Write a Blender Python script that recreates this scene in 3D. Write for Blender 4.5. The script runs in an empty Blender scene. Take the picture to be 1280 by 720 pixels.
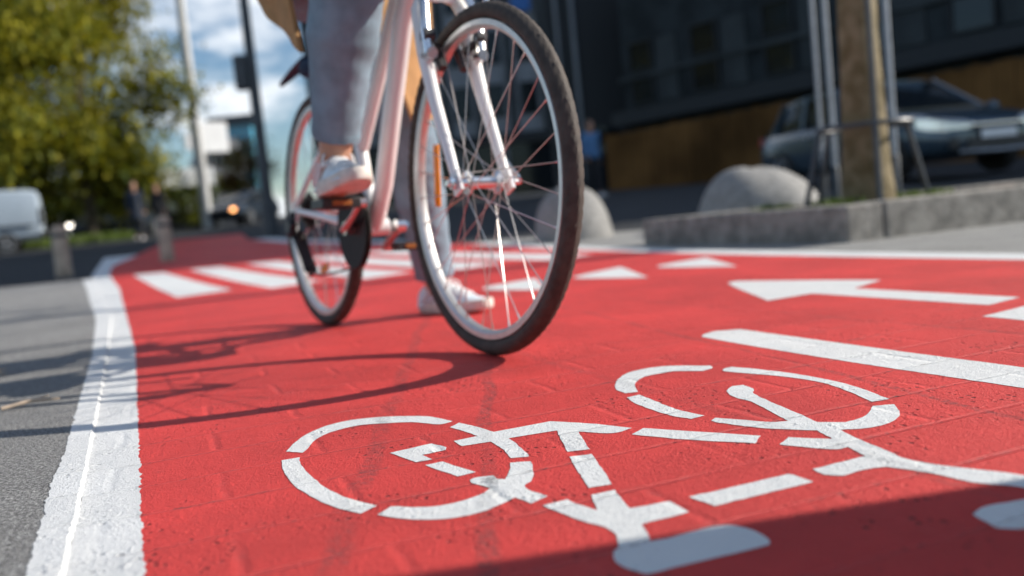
import bpy, bmesh, math, random
from mathutils import Vector, Matrix, Euler, noise
R = math.radians
random.seed(7)
scene = bpy.context.scene
COL = scene.collection

# ------------------------------------------------------------------ helpers
def tag(o, label=None, cat=None, group=None, kind=None):
    if label: o['label'] = label
    if cat: o['category'] = cat
    if group: o['group'] = group
    if kind: o['kind'] = kind
    return o

def empty(name, loc=(0, 0, 0), rot=(0, 0, 0)):
    o = bpy.data.objects.new(name, None)
    COL.objects.link(o)
    o.location = loc
    o.rotation_euler = rot
    o.empty_display_size = .1
    return o

def copy_tree(o, parent=None):
    c = o.copy()
    COL.objects.link(c)
    c.parent = parent
    for ch in list(o.children):
        copy_tree(ch, c)
    return c

def obj_from_mesh(name, me, mats, parent=None):
    o = bpy.data.objects.new(name, me)
    COL.objects.link(o)
    if not isinstance(mats, (list, tuple)):
        mats = [mats]
    for m in mats:
        me.materials.append(m)
    if parent: o.parent = parent
    return o

def frame_of(d):
    d = Vector(d).normalized()
    a = Vector((0, 0, 1)) if abs(d.z) < .9 else Vector((1, 0, 0))
    u = d.cross(a).normalized()
    v = d.cross(u).normalized()
    return u, v

class MB:
    def __init__(self):
        self.bm = bmesh.new()
        self.mi = 0
    def face(self, vs):
        try:
            f = self.bm.faces.new(vs)
            f.material_index = self.mi
            return f
        except ValueError:
            return None
    def rings(self, rings, close=True, cap=True):
        vs = [[self.bm.verts.new(p) for p in r] for r in rings]
        n = len(vs[0])
        for i in range(len(vs) - 1):
            for j in range(n if close else n - 1):
                k = (j + 1) % n
                self.face((vs[i][j], vs[i][k], vs[i + 1][k], vs[i + 1][j]))
        if cap and close:
            self.face(vs[0][::-1])
            self.face(vs[-1])
        return vs
    def tube(self, pts, r, n=12, cap=True, flat=1.0):
        pts = [Vector(p) for p in pts]
        if not isinstance(r, (list, tuple)): r = [r] * len(pts)
        u, v = frame_of(pts[1] - pts[0])
        rings = []
        for i, p in enumerate(pts):
            if i == 0: d = pts[1] - pts[0]
            elif i == len(pts) - 1: d = pts[-1] - pts[-2]
            else: d = (pts[i + 1] - pts[i]).normalized() + (pts[i] - pts[i - 1]).normalized()
            d.normalize()
            u = (u - d * u.dot(d)).normalized()
            v = d.cross(u)
            rings.append([p + (u * math.cos(t) + v * math.sin(t) * flat) * r[i] for t in [2 * math.pi * j / n for j in range(n)]])
        self.rings(rings, True, cap)
        return self
    def capsule(self, a, b, ra, rb, n=14):
        a, b = Vector(a), Vector(b)
        d = (b - a).normalized()
        pts, rr = [], []
        for k in range(1, 5):
            t = math.pi / 2 * k / 4
            pts.append(a - d * ra * math.cos(t)); rr.append(max(ra * math.sin(t), .0008))
        for k in range(4, 0, -1):
            t = math.pi / 2 * k / 4
            pts.append(b + d * rb * math.cos(t)); rr.append(max(rb * math.sin(t), .0008))
        return self.tube(pts, rr, n)
    def box(self, c, s, rot=None, taper=1.0):
        c = Vector(c)
        m = Euler(rot).to_matrix() if rot else Matrix.Identity(3)
        P = []
        for z in (-1, 1):
            k = taper if z > 0 else 1
            for x, y in ((-1, -1), (1, -1), (1, 1), (-1, 1)):
                P.append(self.bm.verts.new(c + m @ Vector((x * s[0] / 2 * k, y * s[1] / 2 * k, z * s[2] / 2))))
        for f in ((0, 3, 2, 1), (4, 5, 6, 7), (0, 1, 5, 4), (1, 2, 6, 5), (2, 3, 7, 6), (3, 0, 4, 7)):
            self.face([P[i] for i in f])
        return self
    def lathe(self, prof, c=(0, 0, 0), axis='Z', n=32, closed=False):
        """prof: list of (radius, height along axis)"""
        c = Vector(c)
        rings = []
        for r, h in prof:
            ring = []
            for j in range(n):
                t = 2 * math.pi * j / n
                a, b = r * math.cos(t), r * math.sin(t)
                p = {'Z': (a, b, h), 'Y': (b, h, a), 'X': (h, a, b)}[axis]
                ring.append(c + Vector(p))
            rings.append(ring)
        if closed: rings.append(rings[0])
        vs = [[self.bm.verts.new(p) for p in r] for r in (rings[:-1] if closed else rings)]
        if closed: vs.append(vs[0])
        for i in range(len(vs) - 1):
            for j in range(n):
                k = (j + 1) % n
                self.face((vs[i][j], vs[i][k], vs[i + 1][k], vs[i + 1][j]))
        if not closed:
            self.face(vs[0][::-1]); self.face(vs[-1])
        return self
    def ellipsoid(self, c, s, n=16, rot=None):
        c = Vector(c); m = Euler(rot).to_matrix() if rot else Matrix.Identity(3)
        rings = []
        for i in range(1, n):
            t = math.pi * i / n
            rings.append([c + m @ Vector((s[0] * math.sin(t) * math.cos(a), s[1] * math.sin(t) * math.sin(a), s[2] * math.cos(t))) for a in [2 * math.pi * j / (n * 2) for j in range(n * 2)]])
        self.rings(rings)
        return self
    def prism(self, poly, axis, a, b):
        """poly of 2D points extruded along axis between a and b"""
        def P(p, h):
            return {'X': (h, p[0], p[1]), 'Y': (p[0], h, p[1]), 'Z': (p[0], p[1], h)}[axis]
        self.rings([[P(p, a) for p in poly], [P(p, b) for p in poly]])
        return self
    def build(self, name, mats, parent=None, smooth=True, bevel=0, angle=40, subsurf=0):
        bmesh.ops.recalc_face_normals(self.bm, faces=self.bm.faces)
        me = bpy.data.meshes.new(name)
        self.bm.to_mesh(me); self.bm.free()
        if smooth:
            for p in me.polygons: p.use_smooth = True
            try: me.set_sharp_from_angle(angle=R(angle))
            except Exception: pass
        o = obj_from_mesh(name, me, mats, parent)
        if bevel:
            b = o.modifiers.new('bevel', 'BEVEL'); b.width = bevel; b.segments = 2; b.limit_method = 'ANGLE'; b.angle_limit = R(40)
        if subsurf:
            s = o.modifiers.new('sub', 'SUBSURF'); s.levels = subsurf; s.render_levels = subsurf
        return o

def fuse(mb, voxel, name, mats, parent=None, smooth_it=4, wrinkle=None):
    """one continuous surface out of overlapping shapes"""
    o = mb.build(name + '_raw', mats, None, False)
    m = o.modifiers.new('r', 'REMESH'); m.mode = 'VOXEL'; m.voxel_size = voxel; m.use_smooth_shade = True
    s = o.modifiers.new('s', 'SMOOTH'); s.factor = .5; s.iterations = smooth_it
    dg = bpy.context.evaluated_depsgraph_get()
    me = bpy.data.meshes.new_from_object(o.evaluated_get(dg))
    old = o.data
    bpy.data.objects.remove(o); bpy.data.meshes.remove(old)
    me.name = name
    if wrinkle:
        ns = [v.normal.copy() for v in me.vertices]
        for v, nn in zip(me.vertices, ns):
            v.co += nn * wrinkle(v.co)
    for p in me.polygons: p.use_smooth = True
    o2 = bpy.data.objects.new(name, me); COL.objects.link(o2)
    if not len(me.materials):
        for m in (mats if isinstance(mats, (list, tuple)) else [mats]): me.materials.append(m)
    if parent: o2.parent = parent
    return o2

# ------------------------------------------------------------------ materials
class NT:
    def __init__(self, name):
        self.m = bpy.data.materials.new(name); self.m.use_nodes = True
        self.t = self.m.node_tree; self.t.nodes.clear()
        self.out = self.t.nodes.new('ShaderNodeOutputMaterial')
        self.b = self.t.nodes.new('ShaderNodeBsdfPrincipled')
        self.t.links.new(self.b.outputs[0], self.out.inputs[0])
    def n(self, typ, **kw):
        x = self.t.nodes.new(typ)
        for k, v in kw.items():
            if k.startswith('i_'):
                key = k[2:]
                key = int(key) if key.isdigit() else key.replace('_', ' ')
                s = x.inputs[key]
                if isinstance(v, bpy.types.NodeSocket): self.t.links.new(v, s)
                else: s.default_value = v
            else: setattr(x, k, v)
        return x
    def link(self, a, b): self.t.links.new(a, b)
    def math(self, op, a, b=0.0, c=None, clamp=False):
        x = self.t.nodes.new('ShaderNodeMath'); x.operation = op; x.use_clamp = clamp
        for i, v in enumerate((a, b) if c is None else (a, b, c)):
            if isinstance(v, bpy.types.NodeSocket): self.t.links.new(v, x.inputs[i])
            else: x.inputs[i].default_value = v
        return x.outputs[0]
    def noise(self, vec, scale, detail=3, rough=.55):
        x = self.n('ShaderNodeTexNoise'); x.inputs['Scale'].default_value = scale; x.inputs['Detail'].default_value = detail; x.inputs['Roughness'].default_value = rough
        if vec is not None: self.t.links.new(vec, x.inputs['Vector'])
        return x.outputs['Fac']
    def ramp(self, f, a, b, lo=0., hi=1.):
        x = self.n('ShaderNodeMapRange'); x.interpolation_type = 'SMOOTHSTEP'
        self.t.links.new(f, x.inputs[0])
        for i, v in enumerate((a, b, lo, hi)): x.inputs[i + 1].default_value = v
        return x.outputs[0]
    def mix(self, f, a, b, mode='MIX'):
        x = self.t.nodes.new('ShaderNodeMix'); x.data_type = 'RGBA'; x.blend_type = mode
        for i, v in ((0, f), (6, a), (7, b)):
            if isinstance(v, bpy.types.NodeSocket): self.t.links.new(v, x.inputs[i])
            else: x.inputs[i].default_value = v if i == 0 else (*v, 1)
        return x.outputs[2]

def mat(name, col, rough=.6, metal=0., var=0., vscale=6., bump=0., bscale=60., bdist=.002, coat=0., spec=.5, col2=None, emit=0, trans=0):
    t = NT(name); b = t.b
    b.inputs['Roughness'].default_value = rough; b.inputs['Metallic'].default_value = metal
    b.inputs['Coat Weight'].default_value = coat; b.inputs['Coat Roughness'].default_value = .08
    b.inputs['Specular IOR Level'].default_value = spec
    if trans: b.inputs['Transmission Weight'].default_value = trans
    tc = t.n('ShaderNodeTexCoord').outputs['Object']
    if var or col2:
        f = t.ramp(t.noise(tc, vscale, 4), .3, .7)
        c2 = col2 or tuple(c * (1 - var) for c in col)
        c1 = col if col2 else tuple(min(1, c * (1 + var)) for c in col)
        c = t.mix(f, c1, c2); t.link(c, b.inputs['Base Color'])
    else:
        b.inputs['Base Color'].default_value = (*col, 1)
    if bump:
        x = t.n('ShaderNodeBump', i_Strength=bump, i_Distance=bdist)
        t.link(t.noise(tc, bscale, 4), x.inputs['Height']); t.link(x.outputs[0], b.inputs['Normal'])
    if emit:
        b.inputs['Emission Color'].default_value = (*col, 1); b.inputs['Emission Strength'].default_value = emit
    return t.m

LANE_AZ = R(-20.3)   # lane axis, turned from +Y towards -X
def paving(name, col, wear_col, agg=0., pits=1., grain=1.0, joints=1.0, worn=.55, tracks=True, rough=.6, slab=(.25, .125), var=.15, streak=0.):
    """painted or bare paving blocks: grain, block joints, pits, scuffs"""
    t = NT(name); b = t.b
    P = t.n('ShaderNodeNewGeometry').outputs['Position']
    mp = t.n('ShaderNodeMapping', vector_type='POINT'); t.link(P, mp.inputs[0]); mp.inputs['Rotation'].default_value = (0, 0, -R(20.3)); mp.inputs['Location'].default_value = (-.03, -.025, 0)
    U = mp.outputs[0]
    warp = t.n('ShaderNodeTexNoise', i_Scale=9.); t.link(U, warp.inputs[0])
    wv = t.n('ShaderNodeVectorMath', operation='MULTIPLY_ADD'); t.link(warp.outputs['Color'], wv.inputs[0]); wv.inputs[1].default_value = (.012, .012, 0); t.link(U, wv.inputs[2])
    sx = t.n('ShaderNodeSeparateXYZ'); t.link(wv.outputs[0], sx.inputs[0])
    ux, uy = t.math('ADD', sx.outputs[0], 20 * slab[0]), t.math('ADD', sx.outputs[1], 20 * slab[1])
    rd = t.math('PINGPONG', uy, slab[1] / 2)
    alt = t.math('MULTIPLY', t.math('MODULO', t.math('FLOOR', t.math('DIVIDE', uy, slab[1])), 2), slab[0] / 2)
    cd = t.math('PINGPONG', t.math('ADD', ux, alt), slab[0] / 2)
    rowj = t.ramp(rd, .0005, .0065, 1., 0.); colj = t.ramp(cd, .0, .010, .5, 0.)
    cell = t.n('ShaderNodeTexWhiteNoise', noise_dimensions='2D')
    cv = t.n('ShaderNodeCombineXYZ'); t.link(t.math('FLOOR', t.math('DIVIDE', t.math('ADD', ux, alt), slab[0])), cv.inputs[0]); t.link(t.math('FLOOR', t.math('DIVIDE', uy, slab[1])), cv.inputs[1]); t.link(cv.outputs[0], cell.inputs[0])
    joint0 = t.math('MAXIMUM', rowj, colj)
    fade = t.ramp(t.noise(U, 5, 2), .36, .60, .45, 1.)
    joint = t.math('MULTIPLY', joint0, fade)
    fine = t.noise(P, 330, 4, .7); mid = t.noise(P, 120, 4, .6); low = t.noise(P, 24, 3, .5)
    # pits: little holes in clusters
    vo = t.n('ShaderNodeTexVoronoi', feature='F1', i_Scale=95.); t.link(P, vo.inputs['Vector'])
    pit = t.ramp(vo.outputs['Distance'], .16, .34, 1., 0.)
    rnd = t.n('ShaderNodeSeparateColor'); t.link(vo.outputs['Color'], rnd.inputs[0])
    pit = t.math('MULTIPLY', pit, t.ramp(rnd.outputs[0], .62, .68))
    clus = t.ramp(t.noise(P, 4.5, 4, .65), .48, .63)
    pit = t.math('MULTIPLY', t.math('MULTIPLY', pit, clus), pits)
    lump = t.math('MULTIPLY', t.ramp(t.noise(P, 70, 2), .58, .75), clus)
    h = t.math('MULTIPLY', fine, 1.5 * grain)
    h = t.math('ADD', h, t.math('MULTIPLY', mid, 1.1 * grain))
    h = t.math('ADD', h, t.math('MULTIPLY', low, 1.3))
    h = t.math('ADD', h, t.math('MULTIPLY', joint, -2.0 * joints))
    h = t.math('ADD', h, t.math('MULTIPLY', pit, -3.2))
    h = t.math('ADD', h, t.math('MULTIPLY', lump, 1.1))
    bp = t.n('ShaderNodeBump', i_Strength=1., i_Distance=.0025); t.link(h, bp.inputs['Height']); t.link(bp.outputs[0], b.inputs['Normal'])
    # colour: slow variation, per block tone, wear, scuffs, bare pits
    lo2 = t.ramp(t.noise(P, 2.6, 5, .6), .32, .68)
    c = t.mix(lo2, tuple(x * (1 - var) for x in col), tuple(min(1, x * (1 + var)) for x in col))
    c = t.mix(t.math('MULTIPLY', cell.outputs[0], .22), c, tuple(x * .72 for x in col))
    grit = t.ramp(t.noise(P, 260, 4, .75), .54, .68)
    c = t.mix(t.math('MULTIPLY', grit, .22 * worn * 2), c, wear_col)
    spots = t.ramp(t.noise(P, 38, 5, .7), .64, .76)
    c = t.mix(t.math('MULTIPLY', spots, worn * .5), c, wear_col)
    c = t.mix(t.math('MULTIPLY', t.math('MULTIPLY', joint, t.ramp(t.noise(P, 30, 3), .55, .7)), worn * .9), c, wear_col)
    c = t.mix(t.math('MULTIPLY', joint, .22 * joints), c, tuple(min(1, x * 1.2 + .06) for x in col))
    c = t.mix(t.math('MULTIPLY', pit, .75), c, (.05, .03, .03))
    c = t.mix(t.math('MULTIPLY', t.math('MULTIPLY', t.ramp(joint0, .35, .9), t.ramp(t.noise(P, 75, 5, .8), .50, .62)), t.math('MULTIPLY', t.ramp(t.noise(P, 4, 3), .40, .62), .75 * joints)), c, (.07, .045, .045))
    if agg:
        ag = t.noise(P, 210, 3, .7)
        c = t.mix(t.math('MULTIPLY', t.ramp(ag, .52, .66), agg), c, tuple(min(1, x * 2.1) for x in col)); c = t.mix(t.math('MULTIPLY', t.ramp(ag, .50, .36), agg), c, tuple(x * .4 for x in col))
    dust = t.ramp(t.noise(P, 420, 3, .7), .66, .72)
    c = t.mix(t.math('MULTIPLY', dust, .5), c, tuple(x * .35 for x in col))
    if tracks:
        s = t.n('ShaderNodeSeparateXYZ'); t.link(P, s.inputs[0]); X, Y = s.outputs[0], s.outputs[1]
        tot = None
        for (x0, y0, x1, y1, w, k) in TRACKS:
            L = math.hypot(x1 - x0, y1 - y0); nx, ny = (y1 - y0) / L, -(x1 - x0) / L
            d = t.math('ADD', t.math('MULTIPLY', X, nx), t.math('MULTIPLY', Y, ny))
            d = t.math('ADD', d, -(x0 * nx + y0 * ny))
            d = t.math('ADD', d, t.math('MULTIPLY_ADD', t.noise(P, 3, 2), .05, -.025))
            a = t.ramp(t.math('ABSOLUTE', d), w * .35, w * .85, 1., 0.)
            a = t.math('MULTIPLY', a, t.math('MULTIPLY', t.ramp(t.noise(P, 110, 6, .85), .44, .58, .10, 1.), t.ramp(t.noise(P, 5, 3), .36, .58, .25, 1.)))
            a = t.math('MULTIPLY', a, k)
            tot = a if tot is None else t.math('MAXIMUM', tot, a)
        c = t.mix(tot, c, (.06, .055, .055))
    t.link(c, b.inputs['Base Color'])
    b.inputs['Roughness'].default_value = rough
    b.inputs['Specular IOR Level'].default_value = .35
    return t.m
TRACKS = [(-.0432, .6755, -.075, 2.6, .015, .60), (-.175, .70, -.250, 2.4, .020, .50), (.60, .75, .35, 1.75, .010, .6), (.95, 1.2, .2, 2.9, .012, .4), (.30, 1.0, -.6, 3.4, .014, .25)]

M = {}
M['red'] = paving('red_paint', (.685, .051, .046), (.30, .15, .14), worn=.38)
M['white_paint'] = paving('white_paint', (.77, .78, .77), (.50, .45, .43), pits=.25, grain=.7, joints=.7, worn=.20, var=.03)
M['edge_paint'] = paving('edge_paint', (.74, .75, .75), (.46, .45, .44), pits=.35, grain=.7, joints=.5, worn=.25, var=.04, tracks=False)
M['pave_grey'] = paving('grey_paving', (.31, .306, .30), (.15, .12, .12), agg=.95, grain=2.4, joints=.6, worn=.9, tracks=False, slab=(.6, .4), rough=.85, var=.14)
M['pave_pale'] = paving('pale_paving', (.33, .325, .31), (.2, .2, .19), agg=.3, grain=1.5, joints=.8, worn=.7, tracks=False, slab=(.6, .4), rough=.85, var=.12)
M['asphalt'] = paving('asphalt', (.036, .038, .042), (.065, .065, .065), agg=.4, grain=1.8, joints=0, worn=.6, tracks=False, rough=.85, var=.2)
M['kerb_stone'] = mat('kerb_granite', (.34, .33, .32), .8, var=.18, vscale=9, bump=.6, bscale=90, bdist=.004)
M['planter_stone'] = mat('planter_concrete', (.24, .225, .20), .9, var=.35, vscale=12, bump=.8, bscale=60, bdist=.008)
M['granite'] = mat('boulder_granite', (.25, .245, .235), .75, var=.22, vscale=25, bump=.5, bscale=150, bdist=.003)
M['soil'] = mat('soil', (.14, .09, .06), .95, var=.4, vscale=20, bump=1, bscale=80, bdist=.01)
M['frame_white'] = mat('frame_white', (.78, .78, .77), .30, coat=.8, var=.02, vscale=30)
M['alloy'] = mat('polished_alloy', (.82, .82, .82), .22, 1.0, var=.06, vscale=40)
M['rim'] = mat('rim_alloy', (.66, .65, .63), .45, 1.0, var=.05, vscale=50)
M['steel'] = mat('spoke_steel', (.62, .58, .55), .32, 1.0)
M['tyre'] = mat('tyre_rubber', (.048, .037, .030), .75, var=.3, vscale=40, bump=.5, bscale=300, bdist=.001)
M['black'] = mat('black_plastic', (.018, .018, .02), .45, var=.2, vscale=30)
M['ring_black'] = mat('chainring_black', (.012, .012, .013), .6, spec=.2, var=.3, vscale=50)
M['greasy'] = mat('greasy_steel', (.06, .055, .05), .45, .6, var=.4, vscale=60, bump=.3, bscale=200, bdist=.001)
M['navy_plastic'] = mat('navy_plastic', (.015, .03, .07), .65, var=.15, vscale=20, spec=.15)
M['amber'] = mat('amber_reflector', (.95, .30, .01), .25, coat=.6, bump=.4, bscale=400, bdist=.001)
M['amber_dim'] = mat('pedal_reflector', (.30, .10, .015), .4, bump=.4, bscale=400, bdist=.001)
M['skin'] = mat('skin', (.50, .27, .18), .5, var=.08, vscale=12, bump=.15, bscale=200, bdist=.0005)
M['denim'] = mat('denim', (.185, .255, .315), .9, var=.2, vscale=14, bump=.5, bscale=700, bdist=.0012)
M['coat'] = mat('camel_wool', (.42, .235, .10), .95, var=.10, vscale=25, bump=.5, bscale=400, bdist=.0015)
M['sneaker'] = mat('white_canvas', (.68, .76, .82), .6, var=.08, vscale=30, bump=.4, bscale=500, bdist=.0008)
M['sole'] = mat('sneaker_sole', (.66, .62, .56), .6, var=.12, vscale=40)
M['lace'] = mat('white_lace', (.82, .82, .82), .8)
M['hair'] = mat('brown_hair', (.10, .055, .03), .5, var=.3, vscale=40, bump=.6, bscale=120, bdist=.004)
M['knit'] = mat('knit_cream', (.55, .50, .43), .9, var=.1, vscale=30)
M['eye'] = mat('eye_dark', (.03, .02, .02), .2)

# ------------------------------------------------------------------ camera
F, PITCH, ROLL, H = 1130., 4.5, -5.65, .278
cam_d = bpy.data.cameras.new('camera'); cam = bpy.data.objects.new('camera', cam_d); COL.objects.link(cam)
cam.location = (0, 0, H)
CR = Matrix.Rotation(R(90 - PITCH), 3, 'X') @ Matrix.Rotation(R(ROLL), 3, 'Z')
cam.rotation_euler = CR.to_euler()
cam_d.sensor_width = 36; cam_d.lens = F / 1280 * 36
cam_d.clip_start = .05; cam_d.clip_end = 3000
cam_d.dof.use_dof = True; cam_d.dof.focus_distance = 1.15; cam_d.dof.aperture_fstop = 2.5
cam_d.dof.aperture_blades = 0
scene.camera = cam

def at(px, py, Y):
    """the point at depth Y that lies in direction (px, py) of the survey photo"""
    d = CR @ Vector(((px - 640) / F, -(py - 360) / F, -1))
    return Vector((0, 0, H)) + d * (Y / d.y)
def G(y):
    y = min(y, 75)
    return .032 * (math.sqrt((y - 6) ** 2 + 4) + (y - 6)) / 2 - .0062
def on(px, Y):
    """ground point at depth Y under picture column px"""
    p = at(px, 276 - (px - 640) * .099, Y)
    return Vector((p.x, Y, G(Y)))

# ------------------------------------------------------------------ ground sheets
def clip_rows(ys_lo, ys_hi, near=.06):
    out = []; y = ys_lo
    while y < ys_hi:
        out.append(y); y += near if -.1 < y < 2.6 else .06 if -1 < y < 4 else (.15 if -2 < y < 10 else (.6 if y < 40 else 8))
    out.append(ys_hi); return out
def interp(poly, y):
    for (x0, y0), (x1, y1) in zip(poly, poly[1:]):
        if y0 <= y <= y1: return x0 + (x1 - x0) * (y - y0) / (y1 - y0)
    (x0, y0), (x1, y1) = (poly[0], poly[1]) if y < poly[0][1] else (poly[-2], poly[-1])
    return x0 + (x1 - x0) * (y - y0) / (y1 - y0)
def band(name, left, right, y0, y1, off, m, nx=8, kind='structure', ragged=(0, 0), skirt=None):
    near = .005 if ragged[0] or ragged[1] else .06
    mb = MB(); rows = []
    for y in clip_rows(y0, y1, near):
        a, b = interp(left, y), interp(right, y)
        a += (noise.noise((a * 25, y * 25, 0)) * .7 + noise.noise((a * 90, y * 90, 3)) * .7 + noise.noise((a * 260, y * 260, 4)) * .5) * ragged[0]
        b += (noise.noise((b * 25, y * 25, 5)) * .7 + noise.noise((b * 90, y * 90, 8)) * .7 + noise.noise((b * 260, y * 260, 9)) * .5) * ragged[1]
        r = [(a + (b - a) * i / nx, y, G(y) + off) for i in range(nx + 1)]
        if skirt == 'right': r.append((b + .0042, y, G(y) + .0035))
        if skirt == 'left': r = [(a - .004, y, G(y))] + r
        rows.append(r)
    mb.rings(rows, close=False, cap=False)
    o = mb.build(name, m, smooth=False)
    if kind: o['kind'] = kind
    return o

# road: one sheet out to the horizon
mb = MB(); rows = []
for y in clip_rows(-40, 60) + [75, 110, 200, 400, 900]:
    w = 12 if y < 12 else (60 if y < 75 else 1200)
    xs = [-1200, -300, -60, -25] + [-12 + i * .5 for i in range(49)] + [25, 60, 300, 1200]
    rows.append([(x, y, G(y)) for x in xs])
mb.rings(rows, close=False, cap=False)
mb.build('road', M['asphalt'], smooth=True)['kind'] = 'structure'

LL = [(-.342 + .3, .765 - .71), (-.342, .765), (-1.085, 2.563), (-2.86, 6.62), (-3.93, 8.9), (-4.75, 10.9), (-5.25, 12.6), (-6.0, 15), (-8.2, 22)]
RR = [(2.6, -.55), (1.56, 2.40), (.93, 4.25), (.585, 5.34), (-.35, 8.0), (-1.7, 10.3), (-3.2, 13), (-4.7, 16.5), (-6.4, 22)]
def shift(p, d): return [(x + d, y) for x, y in p]
band('cycle_lane', shift(LL, -.01), shift(RR, .01), .05, 22, .004, M['red'], 14)
SEAM = [(-.12, .05), (-.4173, .7825), (-.5013, .9908), (-.6248, 1.2856), (-.8759, 1.8884), (-1.2241, 2.7101), (-1.7391, 3.92), (-3.02, 6.62), (-4.10, 8.9), (-4.93, 10.9)]
KL = [(-.15, .05), (-.4447, .7678), (-.5875, 1.0948), (-.6505, 1.2562), (-.723, 1.4266), (-1.1625, 2.4615), (-1.79, 3.8695), (-3.10, 6.62), (-4.20, 8.9), (-5.05, 10.9)]
band('pavement', [(-16, 0), (-16, 20)], shift(KL, .006), -1.5, 8.3, .0088, M['pave_grey'], 30)
kb = band('kerb', KL, shift(SEAM, -.005), .05, 8.3, .0096, M['edge_paint'], 3, ragged=(.0042, .003), skirt='right')
e1 = band('edge_line', shift(SEAM, -.002), LL, .05, 14, .0048, M['edge_paint'], 4, kind=None, ragged=(.0001, .0045))
tag(e1, 'white painted line running along the kerb beside the grey pavement', 'road marking')
e2 = band('edge_line', RR, shift(RR, .17), .3, 7.9, .0048, M['white_paint'], 3, kind=None, ragged=(.006, .006))
tag(e2, 'straight white painted line between the red lane and the stone planter', 'road marking')
e3 = band('edge_line', shift(RR, .02), shift(RR, .35), 9.6, 16, .007, M['white_paint'], 3, kind=None, ragged=(.006, .006))
tag(e3, 'far pale line on the shaded right border of the red lane', 'road marking')
PVR = [(14, -2.6), (14, 6.6)]
mb = MB(); rows = []
xs = [i * .25 for i in range(0, 70)]
for y in clip_rows(-1.5, 9.0):
    a = interp(RR, y) + .012
    def far(x): return 8.15 - .62 * max(0, x - .0) if x < 1.4 else 7.28 - .05 * (x - 1.4)
    row = []
    for i in range(60):
        x = a + i * .25
        row.append((x, min(y, far(x)), G(min(y, far(x))) + .0045))
    rows.append(row)
mb.rings(rows, close=False, cap=False)
bmesh.ops.dissolve_degenerate(mb.bm, dist=.0005, edges=mb.bm.edges)
for f in mb.bm.faces:
    f.normal_update()
    if f.normal.z < 0: f.normal_flip()
mb.build('paving', M['pave_pale'], smooth=False)['kind'] = 'structure'

# ------------------------------------------------------------------ painted markings
def rounded(poly, k=5):
    # smooth curve through the gentle bends, corners stay sharp
    P = [Vector(p) for p in poly]; n = len(P); out = []
    def sharp(i):
        a, b = P[i] - P[i - 1], P[(i + 1) % n] - P[i]
        return a.angle(b, 0) > R(52)
    T = [None if sharp(i) else (P[(i + 1) % n] - P[i - 1]).normalized() for i in range(n)]
    for i in range(n):
        a, b = P[i], P[(i + 1) % n]; L = (b - a).length
        ta = (T[i] or (b - a).normalized()) * L; tb = (T[(i + 1) % n] or (b - a).normalized()) * L
        for j in range(k):
            t = j / k
            out.append(a * (2 * t ** 3 - 3 * t * t + 1) + ta * (t ** 3 - 2 * t * t + t) + b * (3 * t * t - 2 * t ** 3) + tb * (t ** 3 - t * t))
    return out
def paint(name, polys, label, cat='road marking', group=None, off=.0046, m=None, rough=.0013, step=.008):
    mb = MB(); bm = mb.bm
    for poly in polys:
        pts = []
        poly = rounded(poly)
        n = len(poly)
        for i in range(n):
            a, b = Vector(poly[i]), Vector(poly[(i + 1) % n])
            k = max(1, int((b - a).length / step))
            for j in range(k):
                p = a.lerp(b, j / k)
                p = p + Vector((noise.noise((p.x * 55, p.y * 55, 1)) + .7 * noise.noise((p.x * 190, p.y * 190, 1)), noise.noise((p.x * 55, p.y * 55, 9)) + .7 * noise.noise((p.x * 190, p.y * 190, 9)))) * rough
                pts.append(p)
        vs = [bm.verts.new((p.x, p.y, 0)) for p in pts]
        es = [bm.edges.new((vs[i], vs[(i + 1) % len(vs)])) for i in range(len(vs))]
        bmesh.ops.triangle_fill(bm, use_beauty=True, edges=es, normal=(0, 0, 1))
    for v in bm.verts: v.co.z = G(v.co.y) + off
    for f in bm.faces:
        f.normal_update()
        if f.normal.z < 0: f.normal_flip()
    me = bpy.data.meshes.new(name); bm.to_mesh(me); bm.free()
    o = obj_from_mesh(name, me, m or M['white_paint'])
    return tag(o, label, cat, group)
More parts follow.
